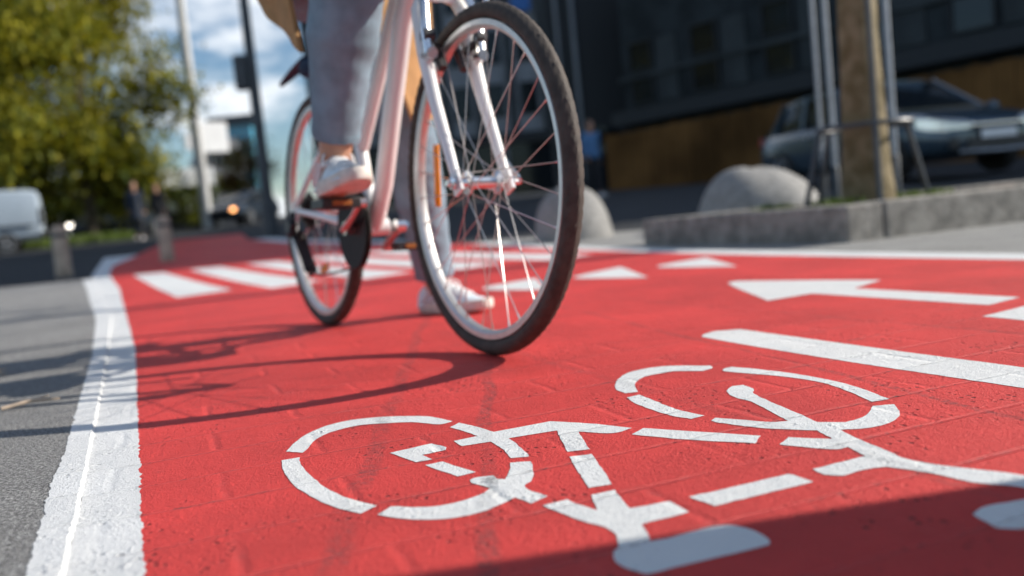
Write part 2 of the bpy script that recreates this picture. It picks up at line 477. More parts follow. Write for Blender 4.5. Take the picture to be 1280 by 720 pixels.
SYMBOL = [
[(-0.312, 1.1527), (-0.3118, 1.1997), (-0.3002, 1.2593), (-0.2698, 1.3024), (-0.225, 1.3122), (-0.1703, 1.2982), (-0.1358, 1.2797), (-0.0998, 1.235), (-0.1096, 1.2255), (-0.1188, 1.224), (-0.1591, 1.254), (-0.1987, 1.2642), (-0.2376, 1.2671), (-0.271, 1.2404), (-0.2847, 1.2012), (-0.2852, 1.1481), (-0.2872, 1.1376)] ,
[(-0.3071, 1.1094), (-0.2865, 1.1156), (-0.2745, 1.075), (-0.2439, 1.0076), (-0.216, 0.9558), (-0.1903, 0.9201), (-0.156, 0.8858), (-0.1686, 0.8654), (-0.1994, 0.8935), (-0.228, 0.9321), (-0.2624, 0.9878), (-0.2919, 1.0567)] ,
[(-0.1508, 0.8566), (-0.1405, 0.8788), (-0.1034, 0.8652), (-0.0728, 0.8718), (-0.051, 0.8903), (-0.0417, 0.9062), (-0.0518, 0.9198), (-0.0616, 0.9311), (-0.0653, 0.9422), (-0.0586, 0.95), (-0.0393, 0.9518), (-0.0355, 0.9362), (-0.0271, 0.9333), (-0.0222, 0.9613), (-0.0208, 0.9953), (0.0019, 0.9925), (0.0034, 0.9567), (0.0012, 0.9236), (-0.0065, 0.8969), (0.0147, 0.8617), (-0.0012, 0.8444), (-0.0171, 0.8684), (-0.0304, 0.8515), (-0.0495, 0.8338), (-0.0767, 0.8246), (-0.1088, 0.8297), (-0.1338, 0.8429)] ,
[(-0.1697, 1.0929), (-0.1196, 1.1198), (-0.1008, 1.0934), (-0.0998, 1.079), (-0.1131, 1.0735), (-0.1268, 1.0682), (-0.1128, 1.0427), (-0.1313, 1.0367)] ,
[(-0.1201, 1.0201), (-0.1004, 1.0283), (-0.0585, 0.9698), (-0.0786, 0.9611)] ,
[(-0.1017, 1.1993), (-0.0907, 1.2214), (-0.068, 1.1915), (-0.0417, 1.1486), (0.0326, 1.1768), (0.091, 1.1355), (0.1305, 1.0979), (0.1133, 1.0842), (0.098, 1.0841), (0.0645, 1.1059), (0.0704, 1.0181), (0.0444, 1.0169), (0.0383, 1.1222), (-0.0229, 1.1074), (-0.0096, 1.0632), (0.0007, 1.0131), (-0.0207, 1.0133), (-0.0312, 1.0609), (-0.0453, 1.0993), (-0.0798, 1.0907), (-0.0926, 1.1205), (-0.0618, 1.135), (-0.0757, 1.159)] ,
[(0.0451, 0.9949), (0.0707, 0.9981), (0.0803, 0.8796), (0.0557, 0.8752)] ,
[(0.0081, 0.8353), (0.0331, 0.8464), (0.0388, 0.8332), (0.0578, 0.8061), (0.0561, 0.8531), (0.0801, 0.8614), (0.0868, 0.8036), (0.1248, 0.8113), (0.1364, 0.7779), (0.0916, 0.7595), (0.0924, 0.7175), (0.1106, 0.7222), (0.1334, 0.7324), (0.156, 0.7394), (0.167, 0.7331), (0.1786, 0.7147), (0.1826, 0.6936), (0.1782, 0.6855), (0.1316, 0.6701), (0.0791, 0.6531), (0.0694, 0.6637), (0.0602, 0.6811), (0.0591, 0.6998), (0.0654, 0.7147), (0.0627, 0.7528), (0.0356, 0.7913)] ,
[(0.1255, 1.0663), (0.1435, 1.0911), (0.2638, 1.0044), (0.2501, 0.9756), (0.1828, 1.0186)] ,
[(0.1443, 0.8185), (0.25, 0.8573), (0.2626, 0.8263), (0.1607, 0.787)] ,
[(0.1437, 1.3772), (0.1549, 1.4226), (0.183, 1.4732), (0.2375, 1.493), (0.3091, 1.4571), (0.3078, 1.4345), (0.2889, 1.4184), (0.2441, 1.4422), (0.1982, 1.4198), (0.1741, 1.3709), (0.1684, 1.3072), (0.1492, 1.308), (0.1409, 1.3399)] ,
[(0.1479, 1.277), (0.1673, 1.2881), (0.2027, 1.1679), (0.2259, 1.1244), (0.2072, 1.1138), (0.1858, 1.144), (0.1552, 1.2287)] ,
[(0.3221, 1.4191), (0.337, 1.4286), (0.3707, 1.3859), (0.4151, 1.3077), (0.4462, 1.2153), (0.4574, 1.1155), (0.4327, 1.1099), (0.43, 1.173), (0.4187, 1.2481), (0.3856, 1.3143), (0.3183, 1.399)] ,
[(0.2868, 1.2552), (0.3007, 1.2839), (0.3179, 1.284), (0.3233, 1.2539), (0.3156, 1.2198), (0.3352, 1.0763), (0.3395, 1.0386), (0.3683, 1.026), (0.3976, 1.0442), (0.4256, 1.0889), (0.4509, 1.0866), (0.4397, 1.0444), (0.4168, 1.0107), (0.385, 0.9926), (0.3502, 0.9959), (0.357, 0.936), (0.3643, 0.8942), (0.369, 0.8667), (0.3941, 0.8313), (0.4381, 0.7872), (0.4553, 0.7303), (0.4322, 0.7111), (0.4201, 0.756), (0.3884, 0.7835), (0.3728, 0.8131), (0.3418, 0.849), (0.3185, 0.8469), (0.2933, 0.8354), (0.2796, 0.8458), (0.2757, 0.8645), (0.3377, 0.891), (0.3325, 0.9263), (0.3194, 0.9229), (0.2954, 0.9402), (0.2716, 0.9617), (0.2896, 0.9864), (0.33, 0.9624), (0.327, 1.0023), (0.2861, 1.0277), (0.2637, 1.0469), (0.2351, 1.0805), (0.2275, 1.0942), (0.2357, 1.1078), (0.2625, 1.0852), (0.2926, 1.0591), (0.3118, 1.057), (0.3103, 1.0705), (0.2986, 1.1751), (0.2861, 1.2131)] ,
[(0.3507, 0.7068), (0.3667, 0.7203), (0.4044, 0.7286), (0.4252, 0.7264), (0.4299, 0.7118), (0.4167, 0.6949), (0.3934, 0.678), (0.3693, 0.6676), (0.3528, 0.6747)] ,
]
ARROW = [(0.6677, 2.793), (0.7044, 2.8296), (0.8898, 2.6132), (1.0072, 2.4574), (0.8816, 2.3279), (1.0585, 1.8797), (0.9576, 1.8143), (0.765, 2.3103), (0.6338, 2.2481)]
ARROW_B = [(0.8737, 1.6811), (1.018, 1.768), (1.1332, 1.6809), (0.9764, 1.5754), (1.0241, 1.3755), (0.9481, 1.3386), (0.9099, 1.5588)]
BAR = [(0.3704, 1.7918), (0.4012, 1.8274), (0.4529, 1.8192), (0.6162, 1.3891), (0.6857, 1.2177), (0.7104, 1.148), (0.6443, 1.0339), (0.6196, 1.1028), (0.5019, 1.3865), (0.3661, 1.761)]
TRI0 = [(-0.1125, 3.6007), (0.1032, 3.7989), (0.1203, 3.1911), (-0.0968, 3.4556)]
TRI1 = [(0.2648, 3.6805), (0.4855, 3.9741), (0.4986, 3.2866), (0.2652, 3.5781)]
TRI2 = [(0.6284, 3.8192), (0.8754, 4.0354), (0.8517, 3.3873), (0.6272, 3.7093)]
KL = [(-0.4447, 0.7678), (-0.5875, 1.0948), (-0.6505, 1.2562), (-0.721, 1.4266), (-1.1625, 2.4615), (-1.7828, 3.8695), (-2.3699, 5.1904)]
SEAM = [(-0.4173, 0.7825), (-0.5013, 0.9908), (-0.6248, 1.2856), (-0.8759, 1.8884), (-1.2241, 2.7101), (-1.7391, 3.9014)]
KR = [(-0.3365, 0.7534), (-0.5468, 1.2646), (-1.0691, 2.5263), (-1.6996, 4.0245), (-2.8647, 6.7132)]
FLlo = [(1.4066, 2.4711), (1.2407, 3.0291), (0.797, 4.2275)]
FLhi = [(1.6026, 2.812), (1.3942, 3.3984), (0.9275, 4.9004)]
SHAD = [(-0.0842, 0.6857), (0.0175, 0.7093), (0.1536, 0.7364), (0.3017, 0.7696), (0.4341, 0.7802)]
TR1 = [(-0.0432, 0.6755), (-0.0534, 0.9336), (-0.0681, 1.7453)]
TR2 = [(-0.1917, 0.7651), (-0.2127, 1.0194), (-0.2204, 1.2164), (-0.2221, 1.4339)]
TR3 = [(0.5446, 0.9725), (0.5151, 1.1136), (0.4873, 1.1654)]

paint('bicycle_symbol', SYMBOL, 'white stencilled bicycle symbol painted on the red cycle lane')
paint('arrow_marking', [ARROW], 'white arrow with long shaft painted on the red lane near the planter')
paint('arrow_marking', [ARROW_B], 'white arrow head cut off at the edge beside the long centre bar')
paint('lane_line', [BAR], 'broad white dash dividing the two directions of the red lane')
for t, l in ((TRI0, 'white give way triangle seen through the front wheel spokes'), (TRI1, 'white give way triangle just right of the front tyre'), (TRI2, 'faint white give way triangle nearest to the stone planter')):
    paint('give_way_triangle', [t], l, group='row of give way triangles across the lane', step=.04)
SL = ['leftmost crossing stripe close to the kerb line', 'second crossing stripe from the kerb, left of the rear tyre', 'crossing stripe running behind the rear wheel', 'crossing stripe behind the pedal and crank', 'crossing stripe behind the left leg and front wheel', 'last crossing stripe nearest to the planter']
for k in range(5):
    dx = k * .52
    q = [(-3.46 + dx, 8.34), (-3.16 + dx, 8.3), (-1.60 + dx, 5.18), (-1.83 + dx, 4.95)]
    paint('crossing_stripe', [q], SL[k], group='white crossing stripes', step=.06, rough=.004)

# ------------------------------------------------------------------ bicycle
# local frame of the bicycle: X forward, Y to the rider's left, Z up, origin under the rear axle
BX = Vector((-.560, 2.721, .0065)); BROT = (R(-2.5), 0, R(-61))
bike = empty('bicycle', BX, BROT)
tag(bike, 'white step-through bicycle with the rider standing over it on the red cycle lane', 'bicycle')
WR = .345

def make_wheel(cx, rear, spin):
    # the rim is the wheel's own mesh; tyre, hub, spokes and reflector are its sub-parts
    rim = MB().lathe([(.3125, -.0125), (.3135, -.0105), (.3105, -.009), (.3095, 0), (.3105, .009), (.3135, .0105), (.3125, .0125), (.3025, .0125), (.296, .008), (.2945, 0), (.296, -.008), (.3025, -.0125)], axis='Y', n=128, closed=True)
    w = rim.build('wheel', M['rim'], bike, angle=30)
    w.location = (cx, 0, WR); w.rotation_euler = (0, spin, 0)
    nu, nv = 360, 28
    mb = MB(); rings = []
    for i in range(nu):
        a = 2 * math.pi * i / nu; ring = []
        for j in range(nv):
            b = 2 * math.pi * j / nv
            r = .0166
            c = math.cos(b)
            if c > .05:
                s = math.sin(b)
                blk = (i + int(abs(s) * 7)) % 4 < 2
                mid = abs(s) < .16
                r += .0008 if (blk and not mid) else (.0008 if mid and i % 6 < 5 else -.0002)
                if abs(abs(s) - .42) < .09: r -= .0008
            R0 = .3284 + r * c * (1.0 if c > 0 else .98)
            ring.append((R0 * math.cos(a), r * 1.08 * math.sin(b), R0 * math.sin(a)))
        rings.append(ring)
    vs = [[mb.bm.verts.new(p) for p in r] for r in rings]
    for i in range(nu):
        for j in range(nv):
            k, l = (i + 1) % nu, (j + 1) % nv
            mb.face((vs[i][j], vs[k][j], vs[k][l], vs[i][l]))
    mb.build('tyre', M['tyre'], w, angle=25)
    fw = .033 if not rear else .031
    prof = [(.004, -.055), (.006, -.055), (.010, -.046), (.012, -fw - .004), (.024, -fw - .002), (.024, -fw + .002), (.013, -fw + .006), (.012, 0), (.013, fw - .006), (.024, fw - .002), (.024, fw + .002), (.012, fw + .004), (.010, .046), (.006, .055), (.004, .055)]
    MB().lathe(prof, axis='Y', n=24).build('hub', M['alloy'], w)
    kinds = []
    for k in range(4):
        side = 1 if k % 2 == 0 else -1
        lead = 1 if k < 2 else -1
        ang = k * math.pi / 16 * 1.0
        ha = ang + lead * R(58)
        p0 = Vector((.0215 * math.cos(ha), side * fw, .0215 * math.sin(ha)))
        p1 = Vector((.2945 * math.cos(ang), side * .003, .2945 * math.sin(ang)))
        d = (p1 - p0).normalized()
        mb = MB(); mb.tube([p0 - Vector((0, side * .004, 0)), p0, p1], .00105, 6)
        mb.tube([p1 - d * .012, p1 + d * .004], .0021, 6)
        kinds.append(mb)
    # order around the rim: left/right alternate, leading/trailing alternate by pairs
    for k, mb in enumerate(kinds):
        s = mb.build('spoke', M['steel'], w)
        for j in range(1, 8):
            c = s.copy(); COL.objects.link(c); c.parent = w; c.rotation_euler = (0, j * math.pi / 4, 0)
    return w
fwh = make_wheel(1.05, False, R(9))
rwh = make_wheel(0, True, R(-14))
def put_reflector(w, cx, x, z, L, wd, ang, y):
    mb = MB(); mb.box((0, 0, 0), (wd, .006, L)); mb.box((0, -.004, 0), (wd * .55, .004, L * .92))
    r = mb.build('reflector', M['amber'], w, bevel=.002)
    inv = Matrix.Rotation(w.rotation_euler.y, 3, 'Y').inverted()
    r.location = inv @ Vector((x - cx, y, z - WR)); r.rotation_euler = (0, ang - w.rotation_euler.y, 0)
put_reflector(fwh, 1.05, .847, .376, .135, .022, R(4), -.004)
put_reflector(rwh, 0, .03, .172, .07, .026, R(80), -.012)

fr = MB()
HT, HB = Vector((.832, 0, .955)), Vector((.893, 0, .775))
BB = Vector((.437, 0, .28))
fr.tube([HB, HT], .019, 20)
fr.tube([HB - Vector((-.004, 0, .012)), HB], .022, 20); fr.tube([HT, HT + (HT - HB).normalized() * .012], .022, 20)
fr.tube([BB, (.522, 0, .385), (.62, 0, .575), (.705, 0, .737), (.76, 0, .80), (.82, 0, .84), (.872, 0, .835)], [.023, .0235, .0235, .0235, .023, .0225, .022], 20, flat=1.0)
fr.tube([(.388, 0, .492), (.52, 0, .63), (.683, 0, .80), (.76, 0, .865), (.842, 0, .925)], .0185, 18)
fr.tube([BB, (.395, 0, .42), (.372, 0, .505), (.335, 0, .63)], .0175, 18)
fr.lathe([(.021, -.036), (.023, -.034), (.023, .034), (.021, .036)], BB, 'Y', 24)
for s in (-1, 1):
    fr.tube([BB + Vector((-.012, s * .02, 0)), (.36, s * .042, .293), (.22, s * .058, .318), (.0, s * .073, .347)], [.013, .013, .0115, .009], 12)
    fr.tube([(.352, s * .016, .585), (.30, s * .045, .555), (.15, s * .062, .458), (-.012, s * .075, .355)], [.010, .0095, .009, .008], 12)
    fr.box((-.012, s * .076, .345), (.052, .006, .042), (0, R(25), 0))
fr.tube([(.27, -.05, .532), (.262, 0, .548), (.27, .05, .532)], .008, 8)
fr.build('frame', M['frame_white'], bike)
# fork
fk = MB()
for s in (-1, 1):
    fk.tube([(.902, s * .012, .752), (.905, s * .038, .742), (.912, s * .053, .712), (.935, s * .056, .62), (.975, s * .056, .51), (1.018, s * .056, .42), (1.048, s * .056, .352)], [.0145, .0155, .016, .0155, .0135, .0115, .010], 16)
    fk.box((1.052, s * .057, .345), (.034, .007, .044), (0, R(-24), 0))
fk.tube([(.89, 0, .785), (.902, 0, .745)], [.017, .019], 16)
fk.box((.92, 0, .748), (.03, .05, .03), (0, R(20), 0))
fork = fk.build('fork', M['frame_white'], bike)
ax = MB()
for s in (-1, 1):
    ax.lathe([(.009, 0), (.0135, s * .002), (.0135, s * .008), (.007, s * .010), (.006, s * .018)], (1.05, s * .061, .345), 'Y', 14)
ax.lathe([(.0045, -.075), (.0045, .085)], (1.05, 0, .345), 'Y', 10)
ax.tube([(1.05, .083, .345), (1.035, .088, .356), (.995, .094, .38), (.985, .092, .395)], [.008, .0075, .006, .004], 10)
ax.build('quick_release', M['alloy'], fork)
# rim brakes
br = empty('brake'); br.parent = bike
for s in (-1, 1):
    a = MB()
    a.tube([(.968, s * .058, .612), (.962, s * .062, .66), (.945, s * .054, .725), (.925, s * .036, .765)], [.013, .0115, .010, .008], 12, flat=.8)
    a.lathe([(.012, 0), (.012, .04)], (.940, s * .058, .612), 'X', 14)
    a.build('brake_arm', M['alloy'], br)
    p = MB()
    p.box((.940, s * .025, .612), (.062, .015, .017), (0, R(58), 0)); p.tube([(.945, s * .03, .622), (.962, s * .066, .652)], .008, 10)
    p.lathe([(.014, -.010), (.014, .012)], (.963, s * .060, .650), 'Y', 14)
    p.build('brake_pad', M['black'], br)
c = MB(); c.tube([(.925, -.04, .765), (.925, .02, .765), (.925, .045, .764)], .004, 8); c.tube([(.925, .004, .765), (.925, .028, .765)], .008, 8)
c.build('brake_boot', M['black'], br)
c = MB(); c.tube([(.925, -.036, .765), (.928, -.065, .772), (.93, -.088, .80), (.92, -.08, .86), (.90, -.05, .95), (.88, -.04, 1.04)], .005, 10)
c.tube([(.950, .062, .69), (.960, .085, .735), (.945, .08, .79), (.90, .03, .84)], .0065, 10)
c.build('brake_cable', M['alloy'], br)
# drivetrain
cr = MB()
n = 48
def cog(mb, c, r, t, teeth, y, hole=.5):
    ring = []
    for j in range(teeth * 4):
        a = 2 * math.pi * j / (teeth * 4); rr = r + (.003 if j % 4 in (0, 1) else -.003)
        ring.append((c[0] + rr * math.cos(a), c[2] + rr * math.sin(a)))
    mb.prism([(x, z) for x, z in ring], 'Y', y - t / 2, y + t / 2)
cog(cr, BB, .098, .004, 44, -.052); cog(cr, BB, .078, .004, 36, -.044)
cr.lathe([(.060, -.048), (.104, -.060), (.106, -.062), (.104, -.064), (.06, -.060)], BB, 'Y', 48)
chr_ = cr.build('chainring', M['ring_black'], bike)
for s, dx, dz in ((-1, .16, .055), (1, -.16, -.055)):
    k = MB()
    e = BB + Vector((dx, s * .088, dz))
    k.tube([BB + Vector((0, s * .058, 0)), BB + Vector((0, s * .082, 0))], .017, 14)
    k.tube([BB + Vector((-dx * .06, s * .074, -dz * .06)), BB + Vector((dx * .5, s * .08, dz * .5)), e], [.017, .0125, .014], 12, flat=.62)
    k.tube([e + Vector((0, -s * .008, 0)), e + Vector((0, s * .016, 0))], .011, 12)
    k.build('crank', M['alloy'], bike)
    pd = MB(); pc = e + Vector((0, s * .065, 0))
    pd.tube([e, e + Vector((0, s * .105, 0))], .007, 10)
    for q in (-1, 1):
        pd.box(pc + Vector((q * .038, 0, 0)), (.014, .092, .024)); pd.box(pc + Vector((0, q * .041, 0)), (.088, .012, .022))
    pd.box(pc, (.03, .085, .018))
    p = pd.build('pedal', M['black'], bike, bevel=.002)
    for q in (-1, 1):
        MB().box(pc + Vector((q * .0465, 0, 0)), (.005, .046, .012)).build('pedal_reflector', M['amber_dim'], p, bevel=.001)
ch = MB()
ca = Vector((0, -.05, .345))
ch.tube([BB + Vector((.02, -.05, .098)), BB + Vector((-.06, -.05, .082)), (.0, -.05, .385), (-.03, -.05, .372)], .0045, 6, flat=.7)
ch.tube([BB + Vector((.03, -.05, -.096)), BB + Vector((-.02, -.05, -.099)), (.30, -.055, .168), (.17, -.065, .158), (.095, -.072, .165)], .0045, 6, flat=.7)
for j in range(12):
    a0, a1 = -1.4 + j * .25, -1.4 + (j + 1) * .25
    ch.tube([BB + Vector((.1 * math.cos(a0), -.05, .1 * math.sin(a0))), BB + Vector((.1 * math.cos(a1), -.05, .1 * math.sin(a1)))], .0045, 6)
ch.build('chain', M['greasy'], bike)
cs = MB()
for j, r in enumerate((.055, .049, .043, .037, .031, .026)):
    cog(cs, (0, 0, .345), r, .0022, int(r * 460), -.036 - j * .0045)
cs.build('cassette', M['greasy'], bike)
dr = MB()
dr.tube([(-.012, -.08, .345), (-.02, -.086, .31), (-.005, -.094, .275)], [.012, .014, .013], 10)
dr.box((-.02, -.09, .30), (.05, .022, .045), (0, R(30), 0))
der = dr.build('derailleur', M['black'], bike, bevel=.003)
k = MB()
k.tube([(-.008, -.080, .28), (.045, -.078, .22), (.092, -.076, .168)], [.016, .012, .015], 8, flat=.25)
k.tube([(-.008, -.066, .28), (.045, -.066, .22), (.092, -.066, .168)], [.016, .012, .015], 8, flat=.25)
k.build('cage', M['black'], der)
for px_, pz_ in ((.0, .272), (.088, .173)):
    q = MB(); cog(q, (px_, 0, pz_), .019, .006, 11, -.072); q.build('pulley', M['greasy'], der)
# cockpit and saddle
hb = MB()
up = (HT - HB).normalized()
S0 = HT + up * .012
hb.tube([S0, S0 + up * .09], .0125, 14); hb.tube([S0 + up * .085, S0 + up * .11 + Vector((.06, 0, .01))], .015, 14)
hc = S0 + up * .11 + Vector((.06, 0, .01))
GR = {}
pts = []
for s in (-1, 1):
    seg = [hc, hc + Vector((.0, s * .06, .0)), hc + Vector((-.01, s * .13, .035)), hc + Vector((-.05, s * .21, .055)), hc + Vector((-.13, s * .275, .05)), hc + Vector((-.22, s * .295, .04))]
    hb.tube(seg, .0115, 14); GR[s] = (seg[-2], seg[-1])
hbo = hb.build('handlebar', M['alloy'], bike)
for s in (-1, 1):
    a, b = GR[s]; MB().tube([a.lerp(b, .05), b + (b - a) * .05], .016, 14).build('grip', M['black'], hbo)
    l = MB(); l.tube([a + Vector((.03, -s * .02, .01)), a + Vector((.0, -s * .01, -.03)), b + Vector((.03, s * .0, -.045))], [.006, .005, .004], 8); l.build('brake_lever', M['alloy'], hbo)
sp = MB(); sp.tube([(.352, 0, .58), (.262, 0, .86)], .0137, 14); sp.lathe([(.022, 0), (.022, .022)], (.333, 0, .628), 'Z', 16)
sp.build('seat_post', M['alloy'], bike)
sd = MB(); rings = []
for x, w, h, z in ((.09, .03, .02, .915), (.10, .075, .04, .915), (.14, .082, .05, .912), (.19, .068, .05, .908), (.25, .038, .045, .905), (.32, .026, .04, .905), (.365, .018, .03, .900), (.38, .006, .01, .896)):
    rings.append([(x, w * math.cos(t), z + h * .5 * math.sin(t) * (1 if math.sin(t) > 0 else .8)) for t in [2 * math.pi * j / 20 for j in range(20)]])
sd.rings(rings); sd.tube([(.16, .03, .885), (.24, .02, .87), (.33, .015, .88)], .004, 8); sd.tube([(.16, -.03, .885), (.24, -.02, .87), (.33, -.015, .88)], .004, 8)
sd.build('saddle', M['black'], bike)
mg = MB(); rings = []
path = [(.325, .655), (.28, .735), (.19, .785), (.08, .805), (-.04, .808), (-.16, .80), (-.27, .79), (-.345, .782)]
for i, (x, z) in enumerate(path):
    w = (.016, .022, .026, .028, .027, .022, .014, .004)[i]
    rings.append([(x, w * math.cos(t), z + .005 * math.sin(t) - .012 * math.cos(t) ** 2) for t in [2 * math.pi * j / 16 for j in range(16)]])
mg.rings(rings); mg.ellipsoid((.0, 0, .775), (.085, .030, .034), 10)
mg.build('mudguard', M['navy_plastic'], bike)

# ------------------------------------------------------------------ people
def make_person(root, J, voxel, sc=1.0, fingers=True, grips=None):
    """one continuous body round the joints J (local to root)"""
    V = {k: Vector(v) for k, v in J.items()}
    mb = MB()
    mb.capsule(V['pelvis'], V['waist'], .115 * sc, .105 * sc, 18); mb.capsule(V['waist'], V['chest'], .105 * sc, .125 * sc, 18)
    for s in 'LR':
        mb.capsule(V['chest'], V['shoulder' + s], .10 * sc, .055 * sc); mb.capsule(V['pelvis'], V['hip' + s], .11 * sc, .095 * sc)
        mb.capsule(V['hip' + s], V['knee' + s], .088 * sc, .055 * sc); mb.capsule(V['knee' + s], V['knee' + s].lerp(V['ankle' + s], .35), .053 * sc, .052 * sc)
        mb.capsule(V['knee' + s].lerp(V['ankle' + s], .3), V['ankle' + s], .053 * sc, .036 * sc)
        mb.capsule(V['ankle' + s] - Vector((0, 0, .05)), V['toe' + s], .026 * sc, .017 * sc); mb.capsule(V['ankle' + s], V['ankle' + s] + (V['ankle' + s] - V['knee' + s]).normalized() * .03, .036 * sc, .034 * sc)
        mb.capsule(V['shoulder' + s], V['elbow' + s], .047 * sc, .038 * sc); mb.capsule(V['elbow' + s], V['wrist' + s], .038 * sc, .025 * sc)
        w, h = V['wrist' + s], V['hand' + s]
        d = (h - w).normalized(); dn = Vector(J.get('palm' + s, (0, 0, -1))).normalized()
        side = d.cross(dn).normalized()
        if s == 'L': side = -side
        for q in (-.024, -.008, .008, .024): mb.capsule(w + side * q * .5, h + side * q, .016 * sc, .013 * sc, 10)
        if fingers:
            for i, q in enumerate((-.030, -.010, .010, .029)):
                L = (.030, .036, .034, .027)[i]
                p0 = h + side * q; p1 = p0 + d * L * .9 + dn * L * .35; p2 = p1 + dn * L * .85 + d * L * .1; p3 = p2 - d * L * .7 + dn * L * .25
                mb.capsule(p0, p1, .0092, .0088, 10); mb.capsule(p1, p2, .0088, .0082, 10); mb.capsule(p2, p3, .0082, .0074, 10)
            t0 = w.lerp(h, .35) - side * .028; t1 = t0 - side * .022 + d * .028 + dn * .012; t2 = t1 + d * .024 + dn * .024
            mb.capsule(t0, t1, .0125, .0105, 10); mb.capsule(t1, t2, .0105, .009, 10)
        else:
            mb.capsule(h, h + d * .06 + dn * .02, .022, .015, 10)
    mb.capsule(V['chest'] + Vector((0, 0, .06)), V['head'] - Vector((0, 0, .05)), .058 * sc, .052 * sc)
    hd, f = V['head'], Vector(J['face']).normalized(); sd = Vector((-f.y, f.x, 0)).normalized(); upv = f.cross(sd)
    yaw = math.atan2(f.y, f.x)
    mb.ellipsoid(hd + Vector((0, 0, .03)), (.094 * sc, .076 * sc, .105 * sc), 14, (0, 0, yaw))
    mb.ellipsoid(hd + f * .025 - Vector((0, 0, .055)), (.062 * sc, .056 * sc, .062 * sc), 12, (0, 0, yaw))
    mb.capsule(hd + f * .092 + Vector((0, 0, .025)), hd + f * .108 - Vector((0, 0, .012)), .008, .013, 8)
    for q in (-1, 1): mb.ellipsoid(hd + sd * q * .077 * sc + Vector((0, 0, .005)), (.018, .008, .03), 8, (0, 0, yaw))
    mb.capsule(hd + f * .083 - sd * .018 - Vector((0, 0, .052)), hd + f * .083 + sd * .018 - Vector((0, 0, .052)), .007, .007, 8)
    body = fuse(mb, voxel, 'body', M['skin'], root, 3)
    e = MB()
    for q in (-1, 1): e.ellipsoid(hd + f * .083 + sd * q * .032 + Vector((0, 0, .022)), (.012, .012, .009), 8)
    for q in (-1, 1):
        pass
    e.build('eyes', M['eye'], body)
    return body, V, (f, sd, yaw)

def make_hair(V, fr_, root, m, length=.2, voxel=.012):
    f, sd, yaw = fr_; hd = V['head']; mb = MB()
    mb.ellipsoid(hd - f * .018 + Vector((0, 0, .055)), (.102, .088, .096), 12, (0, 0, yaw))
    if length > .05:
        for q in (-1, 0, 1): mb.capsule(hd - f * .06 + sd * q * .05 + Vector((0, 0, .02)), hd - f * .075 + sd * q * .06 - Vector((0, 0, length)), .05, .03)
    return fuse(mb, voxel, 'hair', m, root, 3, lambda c: .006 * noise.noise((c.x * 60, c.y * 60, c.z * 14)))

def make_shoe(root, loc, yaw, pitch=0, m=None, ms=None, size=.265, roll=0, detail=True):
    """a low canvas sneaker: heel at the origin, toe along +X"""
    m = m or M['sneaker']; ms = ms or M['sole']
    k = size / .265
    up_ = MB(); rings = []
    prof = [(-.004, .022, .035), (.004, .031, .072), (.03, .036, .088), (.065, .036, .086), (.095, .036, .088), (.12, .037, .078), (.15, .041, .064), (.18, .045, .053), (.21, .046, .046), (.235, .041, .041), (.252, .030, .036), (.262, .014, .028)]
    for x, w, h in prof:
        ring = []
        for j in range(16):
            t = 2 * math.pi * j / 16
            cy, cz = math.cos(t), math.sin(t)
            e = .7
            y = w * abs(cy) ** e * (1 if cy > 0 else -1); z = max(.018, .018 + (h - .018) * (cz if cz > 0 else 0) ** .75)
            if cz <= 0: z = .018
            ring.append((x * k, (y * (1 - .28 * max(0, cz))) * k, z * k))
        rings.append(ring)
    up_.rings(rings)
    shoe = up_.build('shoe', m, root, angle=60)
    shoe.location = loc; shoe.rotation_euler = (roll, pitch, yaw)
    so = MB(); n = 28
    def outline(s):
        P = []
        for j in range(n):
            t = 2 * math.pi * j / n
            x = .13 + .141 * math.cos(t); u = (x + .011) / .282
            w = (.034 + .016 * math.sin(max(0, min(1, u)) * math.pi * .5 + u * .9))
            P.append((x * s + .13 * (1 - s), w * (abs(math.sin(t)) ** .55) * (1 if math.sin(t) > 0 else -1) * s))
        return P
    so.rings([[(x * k, y * k, z * k + (max(0, x - .2) * .12) ** 1.0 * k) for x, y in outline(s)] for z, s in ((0, .96), (.003, 1.0), (.022, 1.01), (.030, .985), (.031, .90))])
    so.build('sole', ms, shoe, angle=50)
    if detail:
        la = MB()
        for i in range(5):
            x = (.098 + i * .021) * k; z = (.091 - i * .0085) * k
            for s in (-1, 1):
                la.tube([(x, -s * .030 * k, z - .016 * k), (x + .008 * k, -s * .012 * k, z + .001), (x + .016 * k, s * .012 * k, z - .004 * k), (x + .021 * k, s * .031 * k, z - .024 * k)], .0042 * k, 8, flat=.6)
        for s in (-1, 1): la.tube([(.1 * k, 0, .09 * k), (.11 * k, s * .02, .098 * k), (.125 * k, s * .034, .085 * k), (.128 * k, s * .038, .06 * k)], .003, 6)
        la.build('laces', M['lace'], shoe)
        for s in (-1, 1):
            tp = MB()
            tp.tube([(.035 * k, s * .0375 * k, .03 * k), (.06 * k, s * .0375 * k, .06 * k), (.075 * k, s * .034 * k, .08 * k)], .006 * k, 8, flat=.3)
            tp.tube([(.065 * k, s * .039 * k, .03 * k), (.09 * k, s * .0385 * k, .055 * k), (.10 * k, s * .035 * k, .076 * k)], .006 * k, 8, flat=.3)
            tp.build('side_stripe', M['lace'], shoe)
    return shoe

